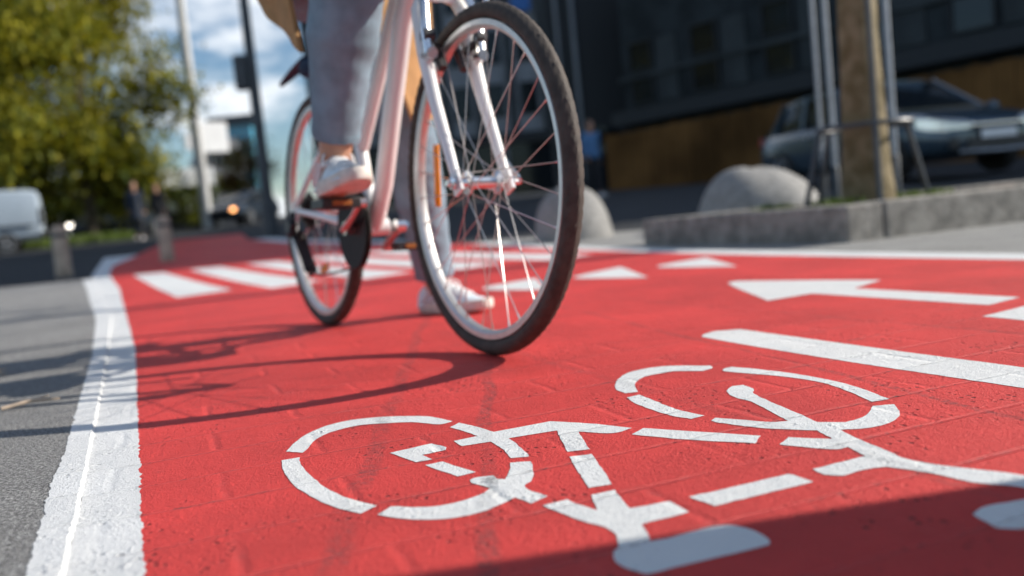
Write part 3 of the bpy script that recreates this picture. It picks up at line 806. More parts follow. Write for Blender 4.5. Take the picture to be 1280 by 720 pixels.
rider = empty('person', BX, (0, 0, R(-61)))
tag(rider, 'cyclist in camel coat, faded jeans and white sneakers astride the white bicycle', 'person')
J = dict(pelvis=(.27, .035, .985), waist=(.285, .035, 1.11), chest=(.335, .03, 1.32), shoulderL=(.35, .20, 1.40), shoulderR=(.35, -.145, 1.40),
         elbowL=(.47, .31, 1.20), elbowR=(.47, -.25, 1.20), hipL=(.26, .13, .955), hipR=(.29, -.06, .955), kneeL=(.235, .225, .51), kneeR=(.80, -.115, .875),
         ankleL=(.130, .305, .105), ankleR=(.615, -.138, .425), toeL=(.22, .345, .033), toeR=(.72, -.14, .392), head=(.39, .02, 1.585), face=(1, .05, -.08))
for s, q in (('L', 1), ('R', -1)):
    a, b = GR[q]; w = a.lerp(b, .5) + Vector((0, q * .035, .0))
    J['hand' + s] = tuple(w + Vector((-.005, 0, .032))); J['wrist' + s] = tuple(w + Vector((-.075, q * .02, .055))); J['palm' + s] = (0.1, 0, -1)
body, RV, RF = make_person(rider, J, .0062)
make_hair(RV, RF, body, M['hair'], .22)
# jeans: pelvis and two legs in one surface, open over the ankles
def wr(c):
    a = noise.noise((c.x * 22, c.y * 22, c.z * 34)) * .0022 + noise.noise((c.x * 9, c.y * 9, c.z * 10 + 5)) * .005
    low_ = max(0, min(1, (.75 - c.z) * 3))
    a += .0022 * math.sin(c.z * 95 + 6 * noise.noise((c.x * 12, c.y * 12, c.z * 8))) * low_ * max(0, noise.noise((c.x * 7, c.y * 7, c.z * 9)) + .25)
    return a
jb = MB()
jb.capsule(RV['pelvis'] + Vector((0, 0, .04)), RV['pelvis'] - Vector((0, 0, .02)), .14, .135, 20)
def leg(mb, hip, knee, ankle, rr, cuff):
    mb.capsule(hip, knee, rr[0], rr[1], 20); mb.capsule(knee, knee.lerp(ankle, .4), rr[1], rr[2], 20)
    end = knee.lerp(ankle, cuff)
    d = (ankle - knee).normalized()
    mb.tube([knee.lerp(ankle, .3), knee.lerp(ankle, .6), end], [rr[2], (rr[2] + rr[3]) / 2, rr[3]], 20)
leg(jb, RV['hipR'], RV['kneeR'], RV['ankleR'], (.118, .086, .080, .053), .86)
leg(jb, RV['hipL'], RV['kneeL'], RV['ankleL'], (.118, .078, .076, .058), .97)
jb.capsule(RV['hipR'], RV['hipL'], .12, .12, 18)
jeans = fuse(jb, .0065, 'jeans', M['denim'], rider, 3, wr)
for s, cuff, r in (('R', .855, .0545), ('L', .965, .0595)):
    hm = MB()
    k, a = RV['knee' + s], RV['ankle' + s]; e = k.lerp(a, cuff); d = (a - k).normalized()
    hm.tube([e - d * .014, e - d * .013, e, e + d * .001], [r - .004, r + .0012, r + .0006, r - .006], 28)
    hm.build('trouser_hem', M['denim'], jeans)
sh = make_shoe(rider, (.535, -.137, .354), R(-2), R(-4))
sh2 = make_shoe(rider, (.065, .285, .004), R(22), 0)
# coat
ct = MB()
ct.capsule(RV['pelvis'] + Vector((0, 0, .03)), RV['waist'], .162, .148, 22); ct.capsule(RV['waist'], RV['chest'], .148, .15, 22)
for s in 'LR':
    ct.capsule(RV['chest'] + Vector((0, 0, .03)), RV['shoulder' + s], .125, .08, 18)
    ct.capsule(RV['shoulder' + s], RV['elbow' + s], .078, .066, 16); ct.capsule(RV['elbow' + s], RV['wrist' + s].lerp(RV['elbow' + s], .1), .064, .05, 16)
coat = fuse(ct, .011, 'coat', M['coat'], rider, 4, lambda c: noise.noise((c.x * 14, c.y * 14, c.z * 9)) * .010)
def panel(name, top, bot, thick, nu=26, nv=24, fold=.012, seed=0, curve=None):
    """a hanging coat skirt: top edge and hem given as polylines, with folds and thickness"""
    def samp(poly, t):
        t *= len(poly) - 1; i = min(int(t), len(poly) - 2)
        return Vector(poly[i]).lerp(Vector(poly[i + 1]), t - i)
    P = []
    for j in range(nv + 1):
        v = j / nv; row = []
        for i in range(nu + 1):
            u = i / nu
            p = samp(top, u).lerp(samp(bot, u), v)
            row.append(p)
        P.append(row)
    out = []
    for sgn in (0, 1):
        g = []
        for j in range(nv + 1):
            row = []
            for i in range(nu + 1):
                a = P[j][min(nu, i + 1)] - P[j][max(0, i - 1)]; b = P[min(nv, j + 1)][i] - P[max(0, j - 1)][i]
                nn = a.cross(b).normalized()
                w = fold * (j / nv) * (math.sin(i / nu * 15 + seed + 1.5 * noise.noise((i * .2, j * .12, seed))) + .5 * noise.noise((i * .15, j * .1, seed + 4)))
                row.append(P[j][i] + nn * (w + (thick if sgn else 0)))
            g.append(row)
        out.append(g)
    mb = MB()
    V0 = [[mb.bm.verts.new(p) for p in r] for r in out[0]]; V1 = [[mb.bm.verts.new(p) for p in r] for r in out[1]]
    for j in range(nv):
        for i in range(nu):
            mb.face((V0[j][i], V0[j][i + 1], V0[j + 1][i + 1], V0[j + 1][i])); mb.face((V1[j][i], V1[j + 1][i], V1[j + 1][i + 1], V1[j][i + 1]))
    for j in range(nv):
        mb.face((V0[j][0], V0[j + 1][0], V1[j + 1][0], V1[j][0])); mb.face((V0[j][nu], V1[j][nu], V1[j + 1][nu], V0[j + 1][nu]))
    for i in range(nu):
        mb.face((V0[0][i], V1[0][i], V1[0][i + 1], V0[0][i + 1])); mb.face((V0[nv][i], V0[nv][i + 1], V1[nv][i + 1], V1[nv][i]))
    return mb.build(name, M['coat'], coat, angle=70)
# tail blown out behind the saddle, and the left front panel hanging in the sun
panel('coat_tail', [(.60, -.215, 1.03), (.46, -.225, 1.03), (.30, -.21, 1.06), (.12, -.175, 1.12)], [(.64, -.178, .685), (.48, -.185, .775), (.31, -.185, .895), (.06, -.17, 1.06)], .010, fold=.008, seed=1)
panel('coat_front', [(.41, .02, 1.03), (.46, .12, 1.03), (.44, .22, 1.03), (.30, .31, 1.03)], [(.475, .0, .845), (.50, .06, .76), (.43, .17, .535), (.30, .30, .584)], .010, fold=.008, seed=5)

# ------------------------------------------------------------------ materials of the street
M['facade'] = mat('dark_facade', (.030, .038, .043), .8, spec=.12, var=.3, vscale=1.2)
M['facade_light'] = mat('facade_panel', (.052, .062, .067), .8, spec=.12, var=.2, vscale=.8)
M['facade_grey'] = mat('grey_facade', (.26, .29, .32), .7, var=.12, vscale=.8)
M['frame_dark'] = mat('window_frame', (.035, .04, .045), .6, spec=.2)
M['glass'] = mat('dark_glass', (.010, .014, .018), .08, spec=.4)
M['glass_blue'] = mat('blue_glass', (.05, .30, .44), .25, spec=.8)
M['wood'] = mat('hoarding_wood', (.145, .074, .026), .9, spec=.1, var=.5, vscale=.35, bump=.4, bscale=30, bdist=.006)
M['post_wood'] = mat('post_wood', (.42, .33, .25), .85, var=.3, vscale=8, bump=.5, bscale=40, bdist=.004)
M['bark'] = mat('bark', (.27, .215, .125), .9, bump=1., bscale=45, bdist=.016, vscale=9, col2=(.13, .098, .04))
M['stake'] = mat('stake_wood', (.23, .165, .06), .85, col2=(.12, .085, .04), vscale=7, bump=.8, bscale=30, bdist=.004)
M['bark_dark'] = mat('bark_dark', (.11, .085, .06), .9, bump=1., bscale=20, bdist=.03, var=.3)
M['zinc'] = mat('galvanised_steel', (.36, .38, .41), .45, .5, var=.12, vscale=8)
M['pole_dark'] = mat('dark_pole_paint', (.045, .055, .065), .45, var=.15)
M['pole_pale'] = mat('pale_pole_paint', (.55, .55, .54), .5, var=.1)
M['white_sheet'] = mat('white_panel', (.82, .83, .84), .5, var=.05, vscale=2)
M['pale_wall'] = mat('pale_wall', (.55, .57, .60), .8, var=.1, vscale=1)
M['car_blue'] = mat('blue_grey_car_paint', (.055, .09, .125), .25, .35, coat=.8)
M['car_dark'] = mat('dark_car_paint', (.02, .03, .045), .3, .2, coat=.6)
M['van_shade_tint'] = mat('shade_tinted_van_paint', (.38, .45, .52), .35, coat=.4, var=.05)  # white van with the blue of shade put into its colour
M['tyre_plain'] = mat('car_tyre', (.02, .02, .02), .8)
M['lamp_glass'] = mat('lamp_glass', (.90, .95, 1.0), .12, .5, spec=.8)
M['lamp_on'] = mat('headlamp_lit', (1., .93, .82), .3, emit=5.)
M['lamp_amber'] = mat('amber_lamp_lit', (1., .42, .15), .3, emit=4.)
M['tail_red'] = mat('tail_lamp_red', (.35, .02, .02), .2)
M['navy_cloth'] = mat('navy_cloth', (.02, .028, .045), .9, var=.2)
M['blue_cloth'] = mat('blue_cloth', (.10, .22, .42), .9, var=.1)
M['dark_cloth'] = mat('dark_cloth', (.02, .02, .024), .9, var=.2)
M['blue_sign'] = mat('blue_sign_panel', (.03, .14, .42), .5)
def leafmat(n, c): 
    t = NT(n); t.b.inputs['Base Color'].default_value = (*c, 1); t.b.inputs['Roughness'].default_value = .55
    oi = t.n('ShaderNodeTexCoord').outputs['Object']
    f = t.ramp(t.noise(oi, .9, 3), .3, .7)
    t.link(t.mix(f, tuple(x * .65 for x in c), tuple(x * 1.25 for x in c)), t.b.inputs['Base Color'])
    tr = t.n('ShaderNodeBsdfTranslucent'); tr.inputs[0].default_value = (c[0] * 1.3, c[1] * 1.3, c[2], 1)
    mx = t.n('ShaderNodeMixShader', i_0=.30); t.link(t.b.outputs[0], mx.inputs[1]); t.link(tr.outputs[0], mx.inputs[2]); t.link(mx.outputs[0], t.out.inputs[0])
    return t.m
M['leaf_yellow'] = leafmat('leaf_yellow', (.31, .28, .02)); M['leaf_olive'] = leafmat('leaf_olive', (.17, .185, .02)); M['leaf_green'] = leafmat('leaf_green', (.065, .095, .016)); M['leaf_rust'] = leafmat('leaf_rust', (.20, .09, .02))
M['grass'] = leafmat('grass_blade', (.10, .15, .02))

# ------------------------------------------------------------------ planter with the street tree
C0, EA, EB = Vector((1.53, 4.06, 0)), Vector((-.424, .906, 0)), Vector((.955, .296, 0))
pl = empty('planter', (C0.x, C0.y, G(C0.y)))
tag(pl, 'low raised tree planter edged with concrete kerb stones beside the red lane', 'planter')
def kerbrow(a, d, nrm, L, h, w, m, piece):
    n = max(1, round(L / piece)); 
    for i in range(n):
        s0, s1 = L * i / n + .004, L * (i + 1) / n - .004
        p = [a + d * s0, a + d * s1, a + d * s1 + nrm * w, a + d * s0 + nrm * w]
        mb = MB(); mb.rings([[(q.x, q.y, -.06) for q in p], [(q.x, q.y, h) for q in p]])
        mb.build('kerb_stone', m, pl, smooth=False, bevel=.014)
kerbrow(Vector((0, 0, 0)), EA, EB, 1.45, .172, .20, M['planter_stone'], 1.45)
kerbrow(EB * .204, EB, EA, 4.2, .176, .20, M['planter_stone'], 1.0)
kerbrow(EA * 1.454, EB, EA, 4.4, .170, .20, M['planter_stone'], 1.0)
mb = MB(); g = []
for i in range(15):
    row = []
    for j in range(45):
        p = EA * (.19 + 1.27 * i / 14) + EB * (.19 + 4.1 * j / 44)
        row.append((p.x, p.y, .135 + .03 * noise.noise((p.x * 3, p.y * 3, 0))))
    g.append(row)
mb.rings(g, close=False, cap=False); mb.build('soil', M['soil'], pl)
TB = Vector((2.02, 5.02, .13))
def grass(name, spots, n, h, label, zf):
    mb = MB(); rnd = random.Random(3)
    for (cx, cy, r) in spots:
        for _ in range(n):
            a = rnd.uniform(0, 6.28); q = r * rnd.random() ** .7
            x, y = cx + q * math.cos(a), cy + q * math.sin(a); z = zf(x, y)
            b = rnd.uniform(0, 6.28); L = h * rnd.uniform(.5, 1.2); t = rnd.uniform(.1, .7) * L; w = h * .06 + .0015
            dx, dy = math.cos(b), math.sin(b)
            v = [mb.bm.verts.new(p) for p in ((x - dy * w, y + dx * w, z), (x + dy * w, y - dx * w, z), (x + dx * t * .4, y + dy * t * .4, z + L * .7), (x + dx * t, y + dy * t, z + L))]
            mb.face((v[0], v[1], v[2])); mb.face((v[0], v[2], v[3]))
    return tag(mb.build(name, M['grass'], None, smooth=False), label, 'grass', kind='stuff')
grass('grass', [(TB.x - .22, TB.y - .12, .16), (TB.x + .30, TB.y + .05, .20), (TB.x + .1, TB.y + .35, .3), (TB.x - .5, TB.y + .1, .12)], 260, .06, 'tufts of short green grass round the foot of the street tree', lambda x, y: .14)

def leaves(mb, blobs, n, size, seed, nm=3):
    rnd = random.Random(seed); vol = [b[3] * b[4] * b[5] for b in blobs]; tot = sum(vol)
    for b, v in zip(blobs, vol):
        # twig clusters: leaves sit in clumps through the shell of the blob
        for c in range(max(4, int(n * v / tot / 14))):
            while True:
                q = Vector((rnd.gauss(0, 1), rnd.gauss(0, 1), rnd.gauss(0, 1)))
                if q.length > .1: break
            q.normalize(); rr = rnd.uniform(.35, 1.05)
            if noise.noise(q * 2.3 + Vector((b[0], b[1], b[2]))) < -.18 and rr > .6: continue
            cc = Vector((b[0] + q.x * rr * b[3], b[1] + q.y * rr * b[4], b[2] + q.z * rr * b[5]))
            mb.mi = rnd.choices(range(nm), (5, 4, 2)[:nm])[0]
            for _ in range(14):
                p = cc + Vector((rnd.gauss(0, 1), rnd.gauss(0, 1), rnd.gauss(0, .8))) * size * 1.7
                u = Vector((rnd.gauss(0, 1), rnd.gauss(0, 1), rnd.gauss(0, 1))).normalized(); w, v2 = frame_of(u)
                L = size * rnd.uniform(.6, 1.2)
                vs = [mb.bm.verts.new(x) for x in (p - u * L * .6, p + w * L * .32, p + u * L * .6, p - w * L * .32)]
                mb.face(vs)
def tree(name, loc, hgt, r0, blobs, n, size, mats, label, group=None, lean=(0, 0), bark='bark_dark', seed=1, limbs=7):
    root = empty(name, loc); tag(root, label, 'tree', group)
    rnd = random.Random(seed); mb = MB()
    pts, rr = [], []
    for i in range(9):
        t = i / 8
        pts.append((lean[0] * t + rnd.uniform(-.04, .04) * (t > .3) * r0 * 4, lean[1] * t + rnd.uniform(-.04, .04) * r0 * 4 * (t > .3), hgt * t - .1)); rr.append(r0 * (1.25 if i == 0 else 1 - .55 * t))
    if bark == 'bark':      # old street tree: flattened, knotty section
        rings = []
        for i in range(60):
            t = i / 59; f = t * 8; a0 = min(int(f), 7); q = f - a0
            c = Vector(pts[a0]).lerp(Vector(pts[a0 + 1]), q); r = r0 * (.74 - .22 * t + .40 * math.exp(-t * 9))
            ring = []
            for j in range(48):
                a = 2 * math.pi * j / 48; ca, sa = math.cos(a - R(-55)), math.sin(a - R(-55))
                s = (abs(ca) ** 3.2 + abs(sa) ** 3.2) ** (-1 / 3.2)
                rr_ = r * s * (1 + .05 * noise.noise((math.cos(a) * 1.6, math.sin(a) * 1.6, c.z * 2.2)) + .035 * noise.noise((math.cos(a) * 7, math.sin(a) * 7, c.z * 9)))
                ring.append(c + Vector((rr_ * math.cos(a), rr_ * math.sin(a), 0)))
            rings.append(ring)
        mb.rings(rings)
    else:
        mb.tube(pts, rr, 18)
    for b in blobs[:limbs]:
        z = max(hgt * .55, min(hgt * .98, b[2] - b[5] * .9)); s = Vector((lean[0] * z / hgt, lean[1] * z / hgt, z)); e = Vector(b[:3])
        m = s.lerp(e, .5) + Vector((0, 0, -.08 * (e - s).length))
        mb.tube([s, m, e], [r0 * .42, r0 * .28, r0 * .1], 8)
    mb.build('trunk', M[bark], root)
    cb = MB(); leaves(cb, blobs, n, size, seed); cb.build('crown', [M[x] for x in mats], root, smooth=False)
    return root
rnd = random.Random(11)
blobs = [(rnd.uniform(-1.5, 1.5), rnd.uniform(-1.5, 1.5), rnd.uniform(3.3, 6.2), rnd.uniform(.6, 1.0), rnd.uniform(.6, 1.0), rnd.uniform(.5, .9)) for _ in range(14)]
tree('street_tree', (TB.x, TB.y, TB.z), 4.2, .125, blobs, 5200, .07, ['leaf_olive', 'leaf_yellow', 'leaf_green'], 'slender street tree with mottled bark growing from the kerbed planter', bark='bark', seed=4)
gd = empty('tree_guard', (TB.x, TB.y, TB.z)); tag(gd, 'dark metal guard ring with splayed legs round the street tree trunk', 'tree guard')
mb = MB(); mb.tube([(.245 * math.cos(a), .245 * math.sin(a), .45) for a in [2 * math.pi * j / 32 for j in range(33)]], .013, 8); mb.build('ring', M['pole_dark'], gd)
for a in (R(5), R(178), R(62), R(120), R(260)):
    mb = MB(); k = .36 if a < R(200) else .26
    mb.tube([(.245 * math.cos(a), .245 * math.sin(a), .45), (k * math.cos(a), k * math.sin(a), -.02)], .016, 8); mb.build('leg', M['pole_dark'], gd)
mb = MB(); mb.tube([(-.02, -.20, -.02), (-.02, -.20, 2.6)], .016, 8); mb.build('stake', M['pole_dark'], gd)

# stone boulders
def boulder(loc, rx, ry, h, rz, label, seed):
    mb = MB(); rings = []
    for i in range(1, 15):
        t = math.pi / 2 * i / 14; r = math.sin(t) ** .85; z = h * math.cos(t) ** .9
        rings.append([Vector((rx * r * math.cos(a) * (1 + .12 * math.cos(a)), ry * r * math.sin(a), z)) * (1 + .08 * noise.noise((math.cos(a) * 1.1, math.sin(a) * 1.1, z * 3 + seed)) + .012 * noise.noise((math.cos(a) * 5, math.sin(a) * 5, z * 12 + seed))) for a in [2 * math.pi * j / 40 for j in range(40)]])
    rings.append([p * 1 - Vector((0, 0, .08)) for p in rings[-1]])
    mb.rings(rings)
    o = mb.build('boulder', M['granite'], angle=80); o.location = loc; o.rotation_euler = (0, 0, rz)
    tag(o, label, 'boulder', 'rounded granite boulders on the pavement edge')
p = on(936, 6.75); boulder(p, .45, .36, .425, R(-12), 'broad domed granite boulder behind the corner of the planter', 1)
p = on(710, 7.15); boulder(p, .305, .30, .42, R(0), 'grey granite boulder seen past the front tyre', 5)

# ------------------------------------------------------------------ poles, posts
def simple_pole(name, p, r0, r1, h, m, label, cat, group=None, cap=True, base=None):
    root = empty(name, p); tag(root, label, cat, group)
    mb = MB(); mb.tube([(0, 0, -.05), (0, 0, h * .5), (0, 0, h)], [r0, (r0 + r1) / 2, r1], 14)
    if cap: mb.ellipsoid((0, 0, h), (r1 * 1.15, r1 * 1.15, r1 * 1.2), 8)
    mb.build('shaft', m, root)
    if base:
        mb = MB(); mb.tube([(0, 0, -.05), (0, 0, base), (0, 0, base + .01)], [r0 * 1.25, r0 * 1.25, r0], 14); mb.build('base_shade_sleeve', M['pole_dark'], root)  # dark foot paints in shade on the pale poles; signal pole's own base
    return root
GP = 'slender pale poles behind the planter'
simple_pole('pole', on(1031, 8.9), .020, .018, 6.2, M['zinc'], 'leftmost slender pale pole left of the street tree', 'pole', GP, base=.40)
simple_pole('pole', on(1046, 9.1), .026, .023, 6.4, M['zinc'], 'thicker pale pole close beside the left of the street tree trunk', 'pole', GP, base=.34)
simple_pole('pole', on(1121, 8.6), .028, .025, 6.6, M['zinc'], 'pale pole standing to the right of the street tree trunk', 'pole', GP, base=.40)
lp = simple_pole('lamp_post', on(264, 38), .24, .16, 11, M['pole_pale'], 'tall pale lamp post in front of the yellowing tree', 'lamp post')
mb = MB(); mb.tube([(0, 0, 10.9), (.3, -.3, 11.5), (1.2, -1.2, 11.8), (1.7, -1.7, 11.8)], [.12, .1, .08, .07], 10); mb.build('arm', M['pole_pale'], lp)
mb = MB(); mb.box((2.0, -2.0, 11.78), (.9, .35, .16), (0, 0, R(-45))); mb.build('lamp_head', M['pole_dark'], lp, bevel=.03)
tp = simple_pole('traffic_signal', on(341, 17), .115, .07, 7.2, M['pole_dark'], 'dark tapering signal pole with a box on its side, left of the rear wheel', 'traffic signal', base=.55)
mb = MB(); mb.box((-.19, 0, 3.05), (.24, .26, .62)); mb.box((-.08, 0, 3.05), (.12, .06, .06)); sb = mb.build('signal_box', M['pole_dark'], tp, bevel=.02)
for z in (2.86, 3.05, 3.24):
    mb = MB(); mb.tube([(-.19, .12, z), (-.19, .27, z - .01)], [.085, .085], 14); mb.build('visor', M['black'], sb)
for px_, Y, lab in ((79, 9.4, 'short weathered wooden post in front of the pale van'), (209, 10.6, 'short weathered wooden post beside the shaded part of the red lane')):
    p = on(px_, Y); root = empty('wooden_post', p); tag(root, lab, 'post', 'short wooden posts along the road')
    mb = MB(); mb.tube([(0, 0, -.1), (0, 0, .50), (0, 0, .535)], [.082, .078, .05], 16); mb.build('shaft', M['post_wood'], root)
    mb = MB(); mb.tube([(0, 0, .41), (0, 0, .45)], [.081, .081], 16); mb.build('band', M['pole_dark'], root)

# ------------------------------------------------------------------ vehicles
def vehicle(name, loc, yaw, label, cat, paint, st, glass_st, W=.9, wheels=(-1.35, 1.35), wr=.32, lamps='lamp_glass', group=None, pillars=(), estate=True, L2=2.25):
    """st: (x, z_bottom, z_belt, half width); glass_st: (x, z_roof, half width at roof); front = +X"""
    root = empty(name, loc, (0, 0, yaw)); tag(root, label, cat, group)
    mb = MB(); rings = []
    for x, zb, zt, w in st:
        ring = []
        for y, z in ((-.72, zb), (-.95, zb + .07), (-1.0, zb + (zt - zb) * .45), (-.985, zb + (zt - zb) * .72), (-.93, zt - .02), (-.80, zt + .012), (0, zt + .035), (.80, zt + .012), (.93, zt - .02), (.985, zb + (zt - zb) * .72), (1.0, zb + (zt - zb) * .45), (.95, zb + .07), (.72, zb)):
            ring.append((x, y * w, z))
        rings.append(ring)
    mb.rings(rings); body = mb.build('body', M[paint], root, bevel=.0, angle=50, subsurf=1)
    mb = MB(); rings = []
    for x, zr, w, zb in glass_st:
        rings.append([(x, -w * 1.12, zb), (x, -w * 1.07, (zb + zr) / 2), (x, -w, zr - .04), (x, -w * .8, zr), (x, w * .8, zr), (x, w, zr - .04), (x, w * 1.07, (zb + zr) / 2), (x, w * 1.12, zb)])
    mb.rings(rings); mb.build('glasshouse', M['glass'], root, angle=40)
    mb = MB(); rings = []
    for x, zr, w, zb in glass_st[1:-1]:
        rings.append([(x, -w * 1.03, zr - .09), (x, -w * 1.015, zr - .03), (x, -w * .8, zr + .012), (x, 0, zr + .03), (x, w * .8, zr + .012), (x, w * 1.015, zr - .03), (x, w * 1.03, zr - .09), (x, 0, zr - .03)])
    mb.rings(rings); mb.build('roof', M[paint], root, angle=50)
    for s in (-1, 1):
        for (x0, z0, w0, x1, z1, w1, r) in pillars:
            mb = MB(); mb.tube([(x0, s * w0, z0), (x1, s * w1, z1)], r, 8); mb.build('pillar', M[paint], root)
        for wx in wheels:
            w_ = empty('wheel', (wx, s * (W - .09), wr)); w_.parent = root
            MB().lathe([(wr * .62, -.10), (wr * .93, -.105), (wr, -.07), (wr, .07), (wr * .93, .105), (wr * .62, .10)], axis='Y', n=32).build('tyre', M['tyre_plain'], w_)
            mb = MB(); mb.lathe([(.03, s * .085), (.06, s * .105), (.055, s * .112)], axis='Y', n=16)
            for k in range(5):
                a = k * 2 * math.pi / 5; mb.tube([(.04 * math.cos(a), s * .103, .04 * math.sin(a)), (wr * .62 * math.cos(a), s * .107, wr * .62 * math.sin(a))], [.03, .045], 8, flat=.4)
            mb.lathe([(wr * .60, s * .09), (wr * .66, s * .112), (wr * .60, s * .112), (wr * .56, s * .09)], axis='Y', n=32, closed=True)
            mb.build('rim', M['zinc'], w_)
            mb = MB(); mb.lathe([(wr * 1.12, s * .092), (wr * 1.16, s * .096), (.03, s * .0), (.02, s * -.02)], axis='Y', n=32)
        mb = MB(); mb.ellipsoid((st[-3][0] - .95, s * (W + .12), st[-3][2] + .17), (.07, .11, .075), 10); mb.build('mirror', M[paint], root)
    return root, body
# estate car, nose towards the right front
st = [(-2.32, .42, .80, .70), (-2.22, .30, .95, .82), (-1.9, .24, .97, .88), (-1.2, .20, .95, .90), (0, .19, .93, .905), (.8, .19, .92, .90), (1.15, .20, .90, .89), (1.7, .21, .84, .87), (2.05, .22, .75, .82), (2.22, .26, .66, .73), (2.29, .32, .58, .62)]
gl = [(-2.2, .98, .66, .93), (-1.75, 1.40, .60, .94), (-1.2, 1.465, .62, .93), (-.3, 1.475, .63, .92), (.35, 1.42, .61, .92), (1.25, .95, .70, .90)]
PIL = [(-1.85, .93, .72, -1.6, 1.40, .62, .045), (-.95, .93, .74, -.9, 1.44, .655, .03), (.02, .93, .74, -.05, 1.45, .66, .03), (1.22, .91, .76, .38, 1.41, .635, .035)]
cp = on(1106, 13.7)
car, cbody = vehicle('parked_car', (cp.x, cp.y, G(cp.y) + .0), R(-77), 'blue grey estate car parked behind the street tree, nose to the right', 'car', 'car_blue', st, gl, pillars=PIL)
for s in (-1, 1):
    mb = MB(); rings = []
    for x, y0, y1, z0, z1 in ((1.90, .80, .875, .64, .76), (2.08, .64, .835, .59, .735), (2.225, .40, .74, .56, .685), (2.30, .34, .54, .57, .63)):
        rings.append([(x, s * y0, z0), (x, s * y1, z0), (x, s * y1, z1), (x, s * y0, z1)])
    mb.rings(rings); mb.build('headlight', M['lamp_glass'], car)
    mb = MB(); mb.lathe([(.07, 0), (.085, .03), (.05, .035)], (2.235, s * .60, .40), 'X', 16); mb.build('fog_lamp', M['black'], car)
    mb = MB(); mb.box((-2.27, s * .62, .86), (.10, .26, .16)); mb.build('tail_light', M['tail_red'], car, bevel=.02)
    for x in (-.55, .45): mb = MB(); mb.box((x, s * .905, .80), (.17, .025, .03)); mb.build('door_handle', M['zinc'], car, bevel=.005)
mb = MB(); mb.prism([(-.42, .55), (.42, .55), (.36, .60), (-.36, .60)], 'X', 2.26, 2.325); mb.prism([(-.50, .30), (.50, .30), (.40, .45), (-.40, .45)], 'X', 2.2, 2.318); mb.build('grille', M['black'], car)
mb = MB(); mb.box((2.33, 0, .49), (.016, .52, .11)); mb.build('number_plate', M['white_sheet'], car)
mb = MB(); mb.box((2.327, 0, .61), (.02, .80, .018)); mb.build('chrome_bar', M['alloy'], car)
mb = MB(); mb.tube([(2.29, -.55, .29), (2.335, 0, .27), (2.29, .55, .29)], .022, 8); mb.build('bumper_trim', M['zinc'], car)
# white van, its paint tinted with the blue grey of shade
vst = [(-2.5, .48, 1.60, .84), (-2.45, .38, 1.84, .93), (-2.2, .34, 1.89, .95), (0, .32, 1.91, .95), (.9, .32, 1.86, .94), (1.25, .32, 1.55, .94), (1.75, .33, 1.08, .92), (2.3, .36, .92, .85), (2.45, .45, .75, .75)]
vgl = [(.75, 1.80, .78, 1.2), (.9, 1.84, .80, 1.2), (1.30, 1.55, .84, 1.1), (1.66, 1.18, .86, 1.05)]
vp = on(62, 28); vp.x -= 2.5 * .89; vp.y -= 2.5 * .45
van, vb = vehicle('van', (vp.x, vp.y, G(vp.y) - .05), R(205), 'white van with a blue grey shade tint parked at the left by the trees', 'van', 'van_shade_tint', vst, vgl, W=.95, wheels=(-1.5, 1.55))
for s in (-1, 1):
    mb = MB(); mb.box((.35, s * .93, 1.42), (.95, .05, .48)); mb.build('side_window', M['glass'], van, bevel=.02)
    mb = MB(); mb.box((-1.0, s * .955, .80), (2.5, .03, .06)); mb.build('side_trim', M['black'], van, bevel=.01)
    mb = MB(); mb.box((-2.46, s * .86, 1.05), (.10, .10, .5)); mb.build('tail_light', M['black'], van, bevel=.02)
mb = MB(); mb.box((-2.50, 0, .52), (.12, 1.75, .16)); mb.build('bumper', M['black'], van, bevel=.03)
# two dark cars far down the road
for px_, Y, lab, lampm, yw in ((310, 40, 'distant dark car with one amber light, left of the rear wheel', 'lamp_amber', -98), (152, 38, 'distant dark car with two glowing white headlights under the trees', 'lamp_on', -100)):
    p = on(px_, Y)
    c2, b2 = vehicle('distant_car', (p.x, p.y, G(p.y)), R(yw), lab, 'car', 'car_dark', st, gl, pillars=PIL, group='dark cars far down the road')
    for s in (-1, 1):
        mb = MB(); mb.ellipsoid((2.27, s * .56, .62), (.05, .13, .08), 8)
        mb.build('headlight', M[lampm] if (lampm == 'lamp_on' or s > 0) else M['lamp_on' if False else 'lamp_glass'], c2)
    mb = MB(); mb.prism([(-.42, .38), (.42, .38), (.36, .52), (-.36, .52)], 'X', 2.24, 2.32); mb.build('grille', M['black'], c2)

